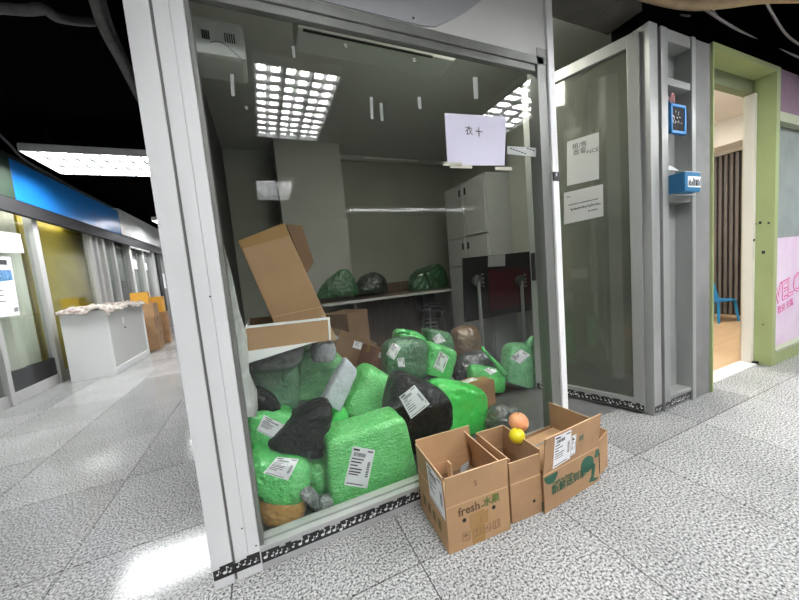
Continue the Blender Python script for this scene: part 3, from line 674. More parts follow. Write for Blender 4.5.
text('lettering_fill', 'WELCOME', 0.22, (4.16, YG + 0.0375, 0.60), rdir, (-0.16, 0, 1), WPK, po, bold=-0.006, slant=0.1)
text('small_lettering', '歡迎 光臨', 0.07, (3.95, YG + 0.039, 0.43), rdir, (-0.16, 0, 1), PNK, po)
B('corner_mark', 3.66, 3.745, YG + 0.0385, YG + 0.0398, 0.94, 0.965, mat('pink_mark', (0.62, 0.28, 0.45), 0.6), po)
B('wall_over_window', 2.70, 5.26, YG + 0.05, YG + 0.17, 2.2355, 2.9, CEIL, label='black void above the green doorway', cat='wall', kind='structure')

RWALL = mat('room_wall', (0.72, 0.69, 0.64), 0.8)
B('floor_room', 2.70, 5.95, YG + 0.17, 4.0, 0.0, 0.006, mat('room_wood_floor', (0.55, 0.38, 0.22), 0.4, var=0.15, vscale=2, stretch=(1, 8, 1)), label='tan wooden floor of the bright room', cat='floor', kind='structure')
rc = empty('ceiling_room', (4.3, 2.6, 2.5), 'white ceiling of the bright room', 'ceiling', kind='structure')
B('board', 2.70, 5.95, YG + 0.17, 4.0, 2.5, 2.55, RWALL, rc)
B('beam', 5.45, 5.78, YG + 0.17, 4.0, 2.2, 2.5, RWALL, rc, 0.01)
B('wall_room_back', 2.70, 5.95, 4.0, 4.06, 0, 2.55, RWALL, label='back wall of the bright room', cat='wall', kind='structure')
B('wall_room_front', 3.645, 5.95, YG + 0.17, YG + 0.2, 0, 2.55, RWALL, label='inner front wall of the bright room', cat='wall', kind='structure')
cw = empty('wall_room_side', (5.85, 2.6, 0), 'dark corrugated wall panel at the end of the bright room', 'wall', kind='structure')
B('backing', 5.85, 5.95, YG + 0.2, 4.0, 0, 2.5, mat('corrugated_dark', (0.085, 0.07, 0.062), 0.6, var=0.15), cw)
rib = None
for k in range(48):
    y = YG + 0.22 + k * 0.055
    if rib is None:
        ob = B('rib', 0, 0.05, 0, 0.032, 0.0, 2.15, mat('corrugated_rib', (0.12, 0.10, 0.09), 0.6, var=0.15), cw, 0.006, world=False); rib = ob.data
    else:
        ob = bpy.data.objects.new('rib', rib); COL.objects.link(ob); ob.parent = cw
    ob.location = (5.80 - 5.85, y - 2.6, 0.006)
B('top_panel', 5.79, 5.85, YG + 0.2, 4.0, 2.16, 2.5, RWALL, cw)
# lamp of the room
rl = empty('ceiling_light', (3.9, 2.2, 2.46), 'flat panel light on the bright room ceiling beyond the green doorway', 'light')
B('frame', 3.5, 4.3, 1.9, 2.5, 2.47, 2.5, mat('panel_frame', (0.8, 0.8, 0.8), 0.5), rl)
B('diffuser', 3.53, 4.27, 1.93, 2.47, 2.462, 2.47, mat('panel_glow', (1, 1, 1), 0.5, emis=(1.0, 0.96, 0.90), estr=60.0), rl)
# blue plastic chair glimpsed
ch = empty('plastic_chair', (5.3, 2.10, 0.006), 'bright blue plastic chair glimpsed inside the bright room', 'chair', rz=0.4)
ch.scale = (0.7, 0.7, 0.62); ch.rotation_euler.z = 1.3
BLC = mat('chair_blue', (0.015, 0.22, 0.50), 0.4)
MB().box(-0.20, 0.20, -0.2, 0.2, 0.42, 0.45).build('seat', BLC, ch, 0.012, world=False)
MB().quadslab([(-0.19, 0.17, 0.45), (0.19, 0.17, 0.45), (0.16, 0.26, 0.82), (-0.16, 0.26, 0.82)], 0.02).build('backrest', BLC, ch, 0.008, world=False)
for sx in (-1, 1):
    for sy in (-1, 1):
        MB().tube([(sx * 0.17, sy * 0.17, 0.42), (sx * 0.21, sy * 0.21, 0.0)], [0.022, 0.016], 8).build('leg', BLC, ch, world=False)

# ================================================================== OVERHEAD PIPES AND WIRES
def cable(name, pts, r, M, label, cat='cable', group=None, n=8, up=''):
    P = [Vector(p) for p in pts]; out = []           # up: ends that turn up to the ceiling void
    if 's' in up: d = (P[0] - P[1]).normalized(); P = [P[0] + d * 0.25 + Vector((0, 0, 2.9 - P[0].z)), P[0] + d * 0.2 + Vector((0, 0, 0.12))] + P
    if 'e' in up: d = (P[-1] - P[-2]).normalized(); P = P + [P[-1] + d * 0.2 + Vector((0, 0, 0.12)), P[-1] + d * 0.25 + Vector((0, 0, 2.9 - P[-1].z))]
    if isinstance(r, list): r = r[0]
    for i in range(len(P) - 1):
        a = P[max(i - 1, 0)]; b = P[i]; c = P[i + 1]; d = P[min(i + 2, len(P) - 1)]
        for k in range(6):
            t = k / 6; out.append(0.5 * ((2 * b) + (c - a) * t + (2 * a - 5 * b + 4 * c - d) * t * t + (3 * b - a - 3 * c + d) * t ** 3))
    out.append(P[-1])
    o = MB().tube(out, r, n).build(name, M, None, smooth=True, label=label, cat=cat, group=group)
    return origin_base(o)
TAN = mat('tan_lagging', (0.48, 0.36, 0.21), 0.7, var=0.25, vscale=12, bump=0.3, bscale=30)
WIRE = mat('grey_wire', (0.42, 0.41, 0.39), 0.5); WIRED = mat('dark_wire', (0.07, 0.07, 0.07), 0.5)
cable('lagged_pipe', [g(600, -22, 2.36), g(650, -3, 2.36), g(690, 5, 2.36), g(725, 3, 2.36), g(765, -2, 2.36), g(830, -6, 2.36)], 0.026, TAN, 'thick tan lagged pipe sagging along the top right', 'pipe', n=12, up='se')
for k, (pp, r, M_, lab) in enumerate((
    ([(690, -5), (712, 14), (745, 34), (775, 48), (815, 62)], 0.008, WIRE, 'pale cable looping above the green doorway, the longest one'),
    ([(705, -5), (722, 22), (740, 38), (752, 44)], 0.005, WIRE, 'thin grey cable dropping onto the green door head'),
    ([(764, -5), (775, 18), (790, 38), (812, 50)], 0.007, WIRE, 'grey cable at the top right corner'),
    ([(740, 66), (752, 52), (768, 48), (790, 55)], 0.004, WIRE, 'short thin cable curling over the green door head'))):
    cable('cable', [g(x, y, 2.42 + 0.03 * k) for x, y in pp], r, M_, lab, group='loose ceiling cables', up=('se', 's', 'se', 'e')[k])
for k, pp in enumerate(([(560, -6), (610, 4), (650, 12), (690, 16)], [(575, -8), (630, 1), (670, 8), (712, 8)], [(600, 2), (640, 12), (668, 14), (700, 4)])):
    cable('cable', [g(x, y, 2.38 + 0.02 * k) for x, y in pp], 0.005, WIRED, ('dark cable strung over the entrance beam, %s' % ('lowest one', 'middle one', 'topmost one')[k]), group='dark cables over the entrance', up='s')
# duct bundle at the left above the corridor
lag = mat('grey_lagging', (0.13, 0.13, 0.125), 0.7, var=0.4, vscale=14)
cable('cable_bundle', [g(88, -30, 2.6), g(97, 5, 2.6), g(106, 32, 2.6), g(122, 62, 2.6), g(140, 98, 2.6), g(165, 140, 2.6)], 0.032, lag, 'grey lagged pipe bundle hanging left of the corner post', 'pipe', n=12, up='se')
cable('cable_bundle', [g(96, -30, 2.64), g(104, 5, 2.64), g(113, 32, 2.64), g(127, 62, 2.64), g(143, 96, 2.64), g(166, 138, 2.64)], 0.016, lag, 'thinner grey pipe tied beside the lagged pipe bundle', 'pipe', n=10, up='se')
cable('cable_tray', [g(-30, 6, 2.7), g(0, 8, 2.7), g(25, 10, 2.7), g(45, 9, 2.7), g(58, 17, 2.7)], 0.03, lag, 'grey sagging duct at the top left corner', 'pipe', n=10, up='se')
cable('cable', [g(-5, 130, 2.66), g(10, 145, 2.66), g(25, 160, 2.66), g(60, 180, 2.66), g(100, 202, 2.66), g(120, 214, 2.66)], 0.012, WIRED, 'black cable running along the top of the blue fascia', 'cable')

# ================================================================== LEFT SHOPS
XL = -2.33
fa = empty('wall_left_fascia', (XL - 0.1, 7.4, 2.2), 'shop sign fascia along the left corridor, blue then pale grey', 'fascia', kind='structure')
B('green_section', XL - 0.35, XL, 3.3, 4.82, 2.14, 2.58, mat('dark_green_sign', (0.004, 0.028, 0.008), 0.6), fa, 0.004)
B('blue_section', XL - 0.35, XL, 4.824, 7.59, 2.14, 2.58, mat('sign_blue', (0.015, 0.20, 0.62), 0.3, var=0.25, vscale=2), fa, 0.004)
B('pale_section', XL - 0.35, XL + 0.005, 7.594, 11.2, 2.16, 2.64, mat('sign_grey', (0.62, 0.63, 0.62), 0.35, var=0.1), fa, 0.004)
B('soffit', XL - 0.06, XL - 0.004, 3.3, 11.2, 1.99, 2.14, mat('soffit_grey', (0.012, 0.012, 0.014), 0.7), fa)
B('soffit', XL - 0.35, XL - 0.06, 3.3, 11.2, 2.10, 2.14, mat('soffit_grey', (0.012, 0.012, 0.014), 0.7), fa)
B('lamp_strip', XL - 0.06, XL - 0.02, 8.0, 9.2, 1.96, 1.99, mat('strip_white', (0.8, 0.8, 0.78), 0.5), fa)
xs = XL - 0.14          # glazing plane
s1 = empty('window_3', (xs, 5.5, 0), 'left shopfront with metal mullions, pale curtain and yellow panel', 'window', kind='structure')
for y0, y1 in ((4.36, 4.42), (5.20, 5.30), (6.55, 6.63), (6.74, 6.82)):
    B('mullion', xs - 0.03, xs + 0.05, y0, y1, 0, 2.13, ALU, s1, 0.004)
B('black_gap', xs - 0.03, xs + 0.01, 6.63, 6.74, 0, 2.13, BLACKM, s1)
B('pane', xs, xs + 0.006, 4.42, 5.20, 0.33, 2.13, SGLASS, s1)
B('pane', xs, xs + 0.006, 5.30, 6.55, 0.10, 2.13, SGLASS, s1)
B('pane', xs, xs + 0.006, 3.4, 4.36, 0.1, 2.13, SGLASS, s1)
B('kick_plate', xs - 0.01, xs + 0.02, 4.42, 5.20, 0.12, 0.33, mat('dark_kick', (0.045, 0.045, 0.05), 0.25, 0.4, var=0.3), s1)
for y0, y1 in ((3.4, 4.36), (4.42, 5.20), (5.30, 6.55)):
    B('bottom_rail', xs - 0.02, xs + 0.03, y0, y1, 0, 0.12, ALU, s1, 0.003)
B('yellow_panel', xs - 0.14, xs - 0.11, 5.28, 6.8, 0.0, 2.10, mat('yellow_panel', (0.66, 0.50, 0.05), 0.5, var=0.25, vscale=2), s1)
mb = MB(); nn = 40
pts = [(xs - 0.13 - 0.025 * math.sin(k * 0.9) - 0.012 * math.sin(k * 2.3), 3.4 + (5.2 - 3.4) * k / nn) for k in range(nn + 1)]
for k in range(nn):
    mb.add([(pts[k][0], pts[k][1], 0.30), (pts[k + 1][0], pts[k + 1][1], 0.30), (pts[k + 1][0], pts[k + 1][1], 2.1), (pts[k][0], pts[k][1], 2.1)], [(0, 1, 2, 3)])
    mb.add([(pts[k][0] - 0.004, pts[k][1], 0.30), (pts[k + 1][0] - 0.004, pts[k + 1][1], 0.30), (pts[k + 1][0] - 0.004, pts[k + 1][1], 2.1), (pts[k][0] - 0.004, pts[k][1], 2.1)], [(3, 2, 1, 0)])
cu = mb.build('curtain', mat('pale_curtain', (0.82, 0.81, 0.70), 0.8, var=0.2, vscale=2.5), None, smooth=True, fix=False, label='pale cream curtain hanging behind the left shop window', cat='curtain'); origin_base(cu)
sl_ = empty('added_strip_lamp', (xs - 0.06, 4.9, 2.06), 'added hidden strip lamp brightening the left shop window from above', 'lamp')  # added lamp hidden by the soffit, brightens curtain and yellow panel
B('holder', xs - 0.075, xs - 0.035, 3.5, 6.2, 2.07, 2.10, mat('strip_white', (0.8, 0.8, 0.78), 0.5), sl_)
B('diffuser', xs - 0.07, xs - 0.04, 3.52, 6.18, 2.06, 2.07, mat('strip_glow', (1, 1, 1), 0.5, emis=(1.0, 0.97, 0.9), estr=13.0), sl_)
B('wall_left_shop', xs - 0.35, xs - 0.25, 3.4, 12.5, 0, 2.9, WALLD, label='dark back wall inside the left shops', cat='wall', kind='structure')
# papers on the left shop glass
def side_paper(px4, label, marks):
    c = [onX(*q, xs + 0.0065) for q in px4]
    r = empty('poster', c[0], label, 'poster')
    MB().quadslab(c, 0.002, (1, 0, 0)).build('sheet', mat('poster_white', (0.78, 0.79, 0.82), 0.6), r)
    for nm, q4, M_ in marks:
        cc = [onX(*q, xs + 0.0088) for q in q4]
        MB().quadslab(cc, 0.0006, (1, 0, 0)).build(nm, M_, r)
    return r
side_paper([(-20, 320), (20, 315), (10, 257), (-30, 256)], 'white poster with blue picture on the left shop window, the lower sheet',
           [('heading', [(-12, 264), (7, 265), (6.5, 260), (-12, 259)], INK), ('picture', [(-10, 283), (13, 280), (11, 270), (-10, 270)], mat('picture_blue', (0.12, 0.30, 0.55), 0.6, var=0.6, vscale=30)),
            ('text_line', [(-10, 291), (3, 291), (3, 290), (-10, 290)], INKG), ('text_line', [(-10, 296), (4, 296), (4, 295), (-10, 295)], INKG), ('text_line', [(-10, 302), (6, 302), (6, 301), (-10, 301)], INKG),
            ('corner_stamp', [(14.5, 312), (18.5, 311), (18, 307), (14, 308)], INKG)])
side_paper([(-20, 252), (24, 253), (20, 234), (-24, 228)], 'plain white sheet on the left shop window, the upper sheet', [('text_line', [(-10, 243), (8, 244), (8, 243), (-10, 242)], INKG)])

# second shop further on
s2 = empty('window_4', (xs, 8.5, 0), 'grey framed doors and windows of the second left shop', 'window', kind='structure')
for y0, y1 in ((6.95, 7.03), (7.35, 7.43), (8.1, 8.22), (8.85, 8.95), (9.55, 9.75)):
    B('mullion', xs - 0.03, xs + 0.06, y0, y1, 0, 2.13, ALU, s2, 0.004)
for k, (y0, y1) in enumerate(((7.03, 7.35), (7.43, 8.1), (8.22, 8.85), (8.95, 9.55))):
    B('pane', xs, xs + 0.006, y0, y1, 0.5, 2.1, SGLASS, s2)
    B('lower_panel', xs - 0.01, xs + 0.02, y0, y1, 0, 0.5, ALUD, s2)
    B('blind', xs - 0.10, xs - 0.08, y0, y1, (0.9, 1.3, 0.8, 1.1)[k], 2.1, mat('grey_blind', (0.30, 0.31, 0.30), 0.7, var=0.2), s2)
for (y0, y1, z0, z1) in ((8.35, 8.6, 1.55, 1.75), (9.05, 9.25, 1.55, 1.72)):
    B('white_notice', xs + 0.007, xs + 0.009, y0, y1, z0, z1, PAPER, s2)
B('head_rail', xs - 0.03, xs + 0.05, 6.85, 9.55, 2.06, 2.13, ALU, s2)
de = empty('wall_corridor_end', (-1.4, 12.5, 0), 'dark shuttered end of the left corridor', 'wall', kind='structure')
B('backing', -3.0, -0.28, 12.5, 12.6, 0, 2.9, mat('end_dark', (0.10, 0.10, 0.10), 0.6), de)
sl = None
for k in range(24):
    if sl is None:
        ob = B('slat', 0, 2.1, 0, 0.02, 0.0, 0.082, mat('shutter_grey', (0.34, 0.34, 0.34), 0.45, 0.4), de, 0.006, world=False); sl = ob.data
    else:
        ob = bpy.data.objects.new('slat', sl); COL.objects.link(ob); ob.parent = de
    ob.location = (-2.40 + 1.4, -0.022, 0.09 * k)
s3 = empty('window_5', (xs, 10.8, 0), 'dark shop front at the far end of the left row', 'window', kind='structure')
B('black_post', xs - 0.03, xs + 0.10, 9.75, 10.0, 0, 2.6, BLACKM, s3)
B('panel', xs - 0.02, xs + 0.02, 10.0, 12.5, 0, 2.13, mat('far_panel', (0.14, 0.14, 0.145), 0.4), s3)
for k in range(5):
    B('mullion', xs + 0.02, xs + 0.05, 10.15 + k * 0.5, 10.2 + k * 0.5, 0, 2.13, ALU, s3)
for k in range(3):
    B('poster', xs + 0.02, xs + 0.03, 10.25 + k * 0.5, 10.5 + k * 0.5, 1.1 + 0.1 * k, 1.5 + 0.1 * k, PAPER, s3)
B('wall_outer_booth', -0.262, -0.24, YB, 12.5, 0, 2.9, mat('booth_side', (0.40, 0.40, 0.39), 0.6), label='grey wall along the right of the far corridor', cat='wall', kind='structure')

# counter with cloth
ct = empty('counter', (-2.1, 5.75, 0), 'white counter with grey side panel in the left corridor', 'counter')
cx0, cx1, cy0, cy1, cz = -2.30, -1.86, 5.11, 6.42, 0.86
CWH = mat('counter_white', (0.90, 0.90, 0.89), 0.45)
B('body', cx0, cx1 - 0.012, cy0, cy1, 0.0, cz, CWH, ct, 0.004)
B('side_panel', cx1 - 0.014, cx1 - 0.006, cy0 + 0.03, cy1 - 0.05, 0.09, cz - 0.02, mat('counter_grey', (0.60, 0.60, 0.58), 0.5), ct)
for a in ((cy0, cy0 + 0.03, 0, cz), (cy1 - 0.05, cy1, 0, cz), (cy0 + 0.03, cy1 - 0.05, 0, 0.09)):
    B('edge_trim', cx1 - 0.014, cx1 + 0.004, a[0], a[1], a[2], a[3], CWH, ct, 0.002)
MB().lathe([(0.012, 0), (0.010, 0.01)], 10, Matrix.Translation((cx1 - 0.004, 5.62, 0.56)) @ Matrix.Rotation(math.pi / 2, 4, 'Y')).build('lock', BLACK, ct)
B('sticker', cx1 - 0.006, cx1 - 0.004, 5.58, 5.64, 0.62, 0.71, WHITE, ct)
# cloth lying on the counter
def cloth_mesh():
    bm = bmesh.new(); nx, ny = 22, 46; grid = []
    for i in range(nx + 1):
        row = []
        for j in range(ny + 1):
            u = i / nx; v = j / ny; over = 0.05
            x = cx0 - over * 0.4 + (cx1 - cx0 + over * 1.4) * u; y = cy0 - over + (cy1 - cy0 + over * 1.3) * v
            ex = max(x - (cx1 + 0.006), 0) + max(cy0 - 0.004 - y, 0) + max(y - cy1, 0) + max(cx0 - x, 0)
            z = cz + 0.012 + abs(noise.noise(Vector((x * 6, y * 6, 0)))) * 0.07 + abs(noise.noise(Vector((x * 17, y * 15, 3)))) * 0.03 - ex * (1.4 + noise.noise(Vector((x * 9, y * 9, 5))))
            if y > cy1 or x < cx0: z = max(z, cz + 0.002)
            row.append(bm.verts.new((x, y, z)))
        grid.append(row)
    for i in range(nx):
        for j in range(ny): bm.faces.new((grid[i][j], grid[i + 1][j], grid[i + 1][j + 1], grid[i][j + 1]))
    r = bmesh.ops.extrude_face_region(bm, geom=list(bm.faces)); 
    for v in [q for q in r['geom'] if isinstance(q, bmesh.types.BMVert)]: v.co.z += 0.006
    bmesh.ops.recalc_face_normals(bm, faces=bm.faces)
    me = bpy.data.meshes.new('cloth'); bm.to_mesh(me); bm.free()
    for p in me.polygons: p.use_smooth = True
    me.materials.append(mat('floral_cloth', (0.46, 0.43, 0.38), 0.85, col2=(0.12, 0.08, 0.065), vscale=24))
    o = bpy.data.objects.new('cloth', me); COL.objects.link(o)
    return origin_base(setp(o, 'crumpled floral cloth lying over the white counter', 'cloth'))
cloth_mesh()

# cartons stacked behind the counter
def closed_carton(loc, sx, sy, sz, label, M, rz=0.0, group=None, tape=True):
    r = empty('carton', loc, label, 'carton', group, rz=rz)
    MB().box(-sx/2, sx/2, -sy/2, sy/2, 0, sz).build('body', M, r, 0.003, world=False)
    for s in (-1, 1):
        MB().box(-sx/2 + 0.002, sx/2 - 0.002, min(s*0.001, s*(sy/2 - 0.002)), max(s*0.001, s*(sy/2 - 0.002)), sz, sz + 0.003).build('flap', M, r, world=False)
    if tape:
        MB().box(-sx/2 - 0.0008, sx/2 + 0.0008, -0.024, 0.024, sz - 0.06, sz + 0.0038).build('tape', TAPE, r, world=False)
    return r
ORG = mat('orange_carton', (0.70, 0.36, 0.04), 0.6)
closed_carton((-1.98, 6.95, 0), 0.34, 0.34, 0.30, 'brown carton at the bottom of the stack behind the counter', KRAFT2, 0.05, 'cartons behind the counter')
closed_carton((-1.98, 6.95, 0.304), 0.33, 0.33, 0.28, 'brown carton in the middle of the stack behind the counter', KRAFT2, -0.06, 'cartons behind the counter')
closed_carton((-1.98, 6.95, 0.588), 0.32, 0.32, 0.24, 'brown carton third up in the stack behind the counter', KRAFT2, 0.03, 'cartons behind the counter')
closed_carton((-2.02, 6.95, 0.832), 0.24, 0.2, 0.20, 'orange carton on top of the brown stack behind the counter', ORG, 0.1, 'cartons behind the counter')
closed_carton((-1.97, 7.6, 0), 0.3, 0.3, 0.62, 'tall brown carton behind the carton stack in left corridor', KRAFT2, 0.1, 'cartons behind the counter')
closed_carton((-1.97, 7.6, 0.624), 0.22, 0.22, 0.30, 'orange carton on the tall brown carton in left corridor', ORG, 0.0, 'cartons behind the counter')

# ================================================================== OPPOSITE SHOP (seen only mirrored in the glass)
B('wall_opposite', -3.2, 7.2, -8.1, -8.0, 0, 2.9, mat('opposite_dark', (0.06, 0.06, 0.06), 0.6, var=0.3, vscale=1), label='dark shop row behind the camera', cat='wall', kind='structure')
B('wall_far_right', 7.15, 7.2, -8, 1.2, 0, 2.9, mat('opposite_dark', (0.06, 0.06, 0.06), 0.6), label='dark wall closing the arcade on the right', cat='wall', kind='structure')
os_ = empty('shop_sign', (4.0, -7.98, 1.9), 'dark sign with pale lettering on the shop row behind the camera', 'sign')
B('board', 2.6, 6.9, -7.998, -7.96, 1.35, 1.75, mat('sign_dark', (0.05, 0.05, 0.05), 0.5), os_)
text('lettering', 'ary Ltd', 0.28, (3.6, -7.955, 1.55), (-1, 0, 0), (0, 0, 1), mat('sign_letters', (0.85, 0.85, 0.8), 0.5), os_)

exec_objects = True
# ================================================================== PARCELS
def superbox(hx, hy, hz, n, seed, amp, N=14, taper=0.0, pinch=None, flat=0.85, skew=0.0):
    """rounded crumpled parcel shape; returns bmesh"""
    bm = bmesh.new(); cache = {}
    def vert(p):
        k = tuple(round(c, 5) for c in p)
        if k not in cache: cache[k] = bm.verts.new(p)
        return cache[k]
    for ax in range(3):
        for s in (-1, 1):
            for i in range(N):
                for j in range(N):
                    q = []
                    for (a, b) in ((i, j), (i + 1, j), (i + 1, j + 1), (i, j + 1)):
                        u = math.tan((a / N * 2 - 1) * math.pi / 4); v = math.tan((b / N * 2 - 1) * math.pi / 4)
                        p = [0, 0, 0]; p[ax] = s; p[(ax + 1) % 3] = u; p[(ax + 2) % 3] = v; q.append(vert(p))
                    bm.faces.new(q if s > 0 else q[::-1])
    off = Vector((seed * 7.13, seed * 3.77, seed * 1.91)); S = (hx + hy + hz) / 3
    for v in bm.verts:
        p = v.co; L = (abs(p.x) ** n + abs(p.y) ** n + abs(p.z) ** n) ** (1 / n); q = p / L
        t = (q.z + 1) / 2
        f = 1 - taper * max(0, t - 0.35) ** 1.5 * 1.9
        if pinch is not None and q.z > pinch: f *= max(0.12, 1 - (q.z - pinch) / (1 - pinch) * 0.9)
        r = Vector((q.x * hx * f + skew * q.z * hx, q.y * hy * f, q.z * hz))
        nrm = Vector((q.x / hx, q.y / hy, q.z / hz)).normalized()
        k = r / S + off
        d = noise.noise(k * 1.3) * 0.55 + (1 - abs(noise.noise(k * 2.6)) * 2) * 0.45 + (1 - abs(noise.noise(k * 5.5 + Vector((9, 2, 4)))) * 2) * 0.20 + (1 - abs(noise.noise(k * 11 + Vector((3, 7, 1)))) * 2) * 0.11
        r += nrm * d * amp * S
        if r.z < -hz * flat: r.z = -hz * flat
        v.co = r
    return bm

GROUP = 'parcels heaped behind the shop window'
PARC = {}
def parcel(key, name, label, cat, bbox, y, dep, M, n=4.5, amp=0.10, roll=0.0, rz=0.0, rx=0.0, taper=0.0, pinch=None, flat=0.85, skew=0.0, N=14, neck=None, group=GROUP, sw=1.0, shh=1.0, zmin=0.006, quad=None):
    N = max(N, 24); amp *= 1.1 if M in (GF,) else 1.55; n = n if M in (GF,) else n * 1.2
    x0, y0, x1, y1 = bbox
    c = onY((x0 + x1) / 2, (y0 + y1) / 2, y); s = depth(c) / F
    hx = (x1 - x0) / 2 * s * sw; hz = (y1 - y0) / 2 * s * shh; seed = (sum(ord(ch) for ch in key) % 97) + 1
    if quad:                                # front outline BL, BR, TR, TL at distance y
        Q = [onY(*p, y) for p in quad]
        hx = ((Q[1] - Q[0]).length + (Q[2] - Q[3]).length) / 4; hz = ((Q[3] - Q[0]).length + (Q[2] - Q[1]).length) / 4
        bm = superbox(hx, dep / 2, hz, n, seed, amp, N, taper, pinch, flat, skew)
        for v in bm.verts:
            u = (v.co.x / hx + 1) / 2; t = (v.co.z / hz + 1) / 2
            v.co = (Q[0] * (1 - u) + Q[1] * u) * (1 - t) + (Q[3] * (1 - u) + Q[2] * u) * t + Vector((0, v.co.y + dep * 0.35, 0))
    else:
        bm = superbox(hx, dep / 2, hz, n, seed, amp, N, taper, pinch, flat, skew)
        rot = Euler((math.radians(rx), math.radians(roll + 5), math.radians(rz)), 'XYZ').to_matrix().to_4x4()
        bm.transform(Matrix.Translation(c) @ rot)
    for v in bm.verts:
        if v.co.z < zmin: v.co.z = zmin
        if v.co.y < YF + 0.075: v.co.y = YF + 0.075
    xs_ = [v.co for v in bm.verts]
    base = Vector((sum(p.x for p in xs_) / len(xs_), sum(p.y for p in xs_) / len(xs_), min(p.z for p in xs_)))
    bvh = BVHTree.FromBMesh(bm)
    bmesh.ops.recalc_face_normals(bm, faces=bm.faces)
    r = empty(name, base, label, cat, group)
    bm.transform(Matrix.Translation(-base))
    me = bpy.data.meshes.new('wrap'); bm.to_mesh(me); bm.free()
    for p in me.polygons: p.use_smooth = True
    me.materials.append(M)
    o = bpy.data.objects.new('wrap', me); COL.objects.link(o); o.parent = r
    if neck:                                # twisted neck: pixel path at the parcel's distance
        pts = [onY(px, py, y) for px, py, rr in neck]
        MB().tube(pts, [rr * s for px, py, rr in neck], 9).build('twisted_neck', M, r, smooth=True)
    PARC[key] = (r, bvh)
    return r
def surf(bvh, px, py, off):
    d = Vector(ray(px, py)).normalized(); h = bvh.ray_cast(Vector(CAM), d)
    if h[0] is None:
        h = bvh.find_nearest(Vector(CAM) + d * 1.7)
        return h[0] + h[1].normalized() * off * (1 if h[1].dot(d) < 0 else -1)
    n = h[1] if h[1].dot(d) < 0 else -h[1]
    return h[0] + (n * 0.5 - d * 0.5) * off
def plabel(key, c4, seed, M=None, rows=6):
    """paper label lying on the parcel; corners given bottom-left, bottom-right, top-right, top-left"""
    r, bvh = PARC[key]
    bl = lambda u, v: tuple(((c4[0][i] * (1 - u) + c4[1][i] * u) * (1 - v) + (c4[3][i] * (1 - u) + c4[2][i] * u) * v) for i in (0, 1))
    K = 8; vs = [surf(bvh, *bl(i / K, j / K), 0.006) for j in range(K + 1) for i in range(K + 1)]
    for _ in range(2):                      # relax so the paper is stiffer than the film
        new = list(vs)
        for j in range(K + 1):
            for i in range(K + 1):
                nb = [vs[b * (K + 1) + a] for a, b in ((i - 1, j), (i + 1, j), (i, j - 1), (i, j + 1)) if 0 <= a <= K and 0 <= b <= K]
                if 0 < i < K and 0 < j < K: new[j * (K + 1) + i] = vs[j * (K + 1) + i] * 0.5 + sum(nb, Vector()) / len(nb) * 0.5
        vs = new
    fs = [(j * (K + 1) + i, j * (K + 1) + i + 1, (j + 1) * (K + 1) + i + 1, (j + 1) * (K + 1) + i) for j in range(K) for i in range(K)]
    lab = MB().add(vs, fs).build('shipping_label', M or PAPER, r)
    lab['label'] = 'white printed shipping label'
    def P(u, v):
        a = min(int(u * K), K - 1); b = min(int(v * K), K - 1); fu = u * K - a; fv = v * K - b
        q = lambda i, j: vs[j * (K + 1) + i]
        p = (q(a, b) * (1 - fu) + q(a + 1, b) * fu) * (1 - fv) + (q(a, b + 1) * (1 - fu) + q(a + 1, b + 1) * fu) * fv
        return p + (Vector(CAM) - p).normalized() * 0.0015
    mb = MB()
    for u0, v0, u1, v1 in shipping_print(seed, rows):
        nu = max(1, int((u1 - u0) * 8)); nv = max(1, int((v1 - v0) * 8))
        for a in range(nu):
            for b in range(nv):
                ua, ub = u0 + (u1 - u0) * a / nu, u0 + (u1 - u0) * (a + 1) / nu; va, vb = v0 + (v1 - v0) * b / nv, v0 + (v1 - v0) * (b + 1) / nv
                mb.add([P(ua, va), P(ub, va), P(ub, vb), P(ua, vb)], [(0, 1, 2, 3)])
    mb.build('print', INK, lab)

# front row
Z4 = (0, 0, 0, 0)
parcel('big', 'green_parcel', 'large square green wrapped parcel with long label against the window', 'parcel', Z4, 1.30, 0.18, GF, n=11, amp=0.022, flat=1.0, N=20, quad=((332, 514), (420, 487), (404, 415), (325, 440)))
plabel('big', ((344, 485), (367, 488.5), (375, 450), (353, 446)), 1)
parcel('gl', 'green_parcel', 'green parcel with white label above the brown bag by the post', 'parcel', Z4, 1.33, 0.17, GB, n=3.6, amp=0.055, quad=((256, 502), (302, 510), (316, 463), (248, 455)))
plabel('gl', ((263, 473), (288, 480.5), (299, 459), (277, 457)), 2)
parcel('br', 'brown_bag', 'amber brown plastic bag on the floor at the window corner', 'bag', Z4, 1.33, 0.13, BRB, n=2.8, amp=0.10, quad=((262, 530), (303, 522), (310, 498), (258, 497)))
parcel('gm', 'green_parcel', 'green parcel wedged between the labelled bag and the large square parcel', 'parcel', Z4, 1.42, 0.16, GB, n=3, amp=0.06, quad=((312, 506), (334, 506), (336, 456), (306, 462)))
parcel('c1', 'bubble_wrap_parcel', 'clear wrapped roll leaning below the green parcels', 'parcel', Z4, 1.30, 0.06, CLB, n=3, amp=0.10, quad=((318, 515), (326, 508), (307, 486), (298, 494)))
parcel('c2', 'bubble_wrap_parcel', 'small clear wrapped bundle beside the large square parcel', 'parcel', Z4, 1.28, 0.05, CLB, n=3, amp=0.12, quad=((322, 517), (334, 513), (332, 497), (319, 500)))
parcel('bk1', 'black_bag', 'black plastic bag draped over the left green parcels', 'bag', Z4, 1.38, 0.16, BB, n=3.2, amp=0.08, quad=((262, 452), (324, 464), (336, 402), (302, 412)))
parcel('gl2', 'green_parcel', 'green parcel with tilted label half under the black bag', 'parcel', Z4, 1.44, 0.16, GB, n=3.4, amp=0.06, quad=((246, 454), (284, 458), (298, 414), (246, 409)))
plabel('gl2', ((256.5, 430), (275, 440), (291, 428), (264, 415)), 3)
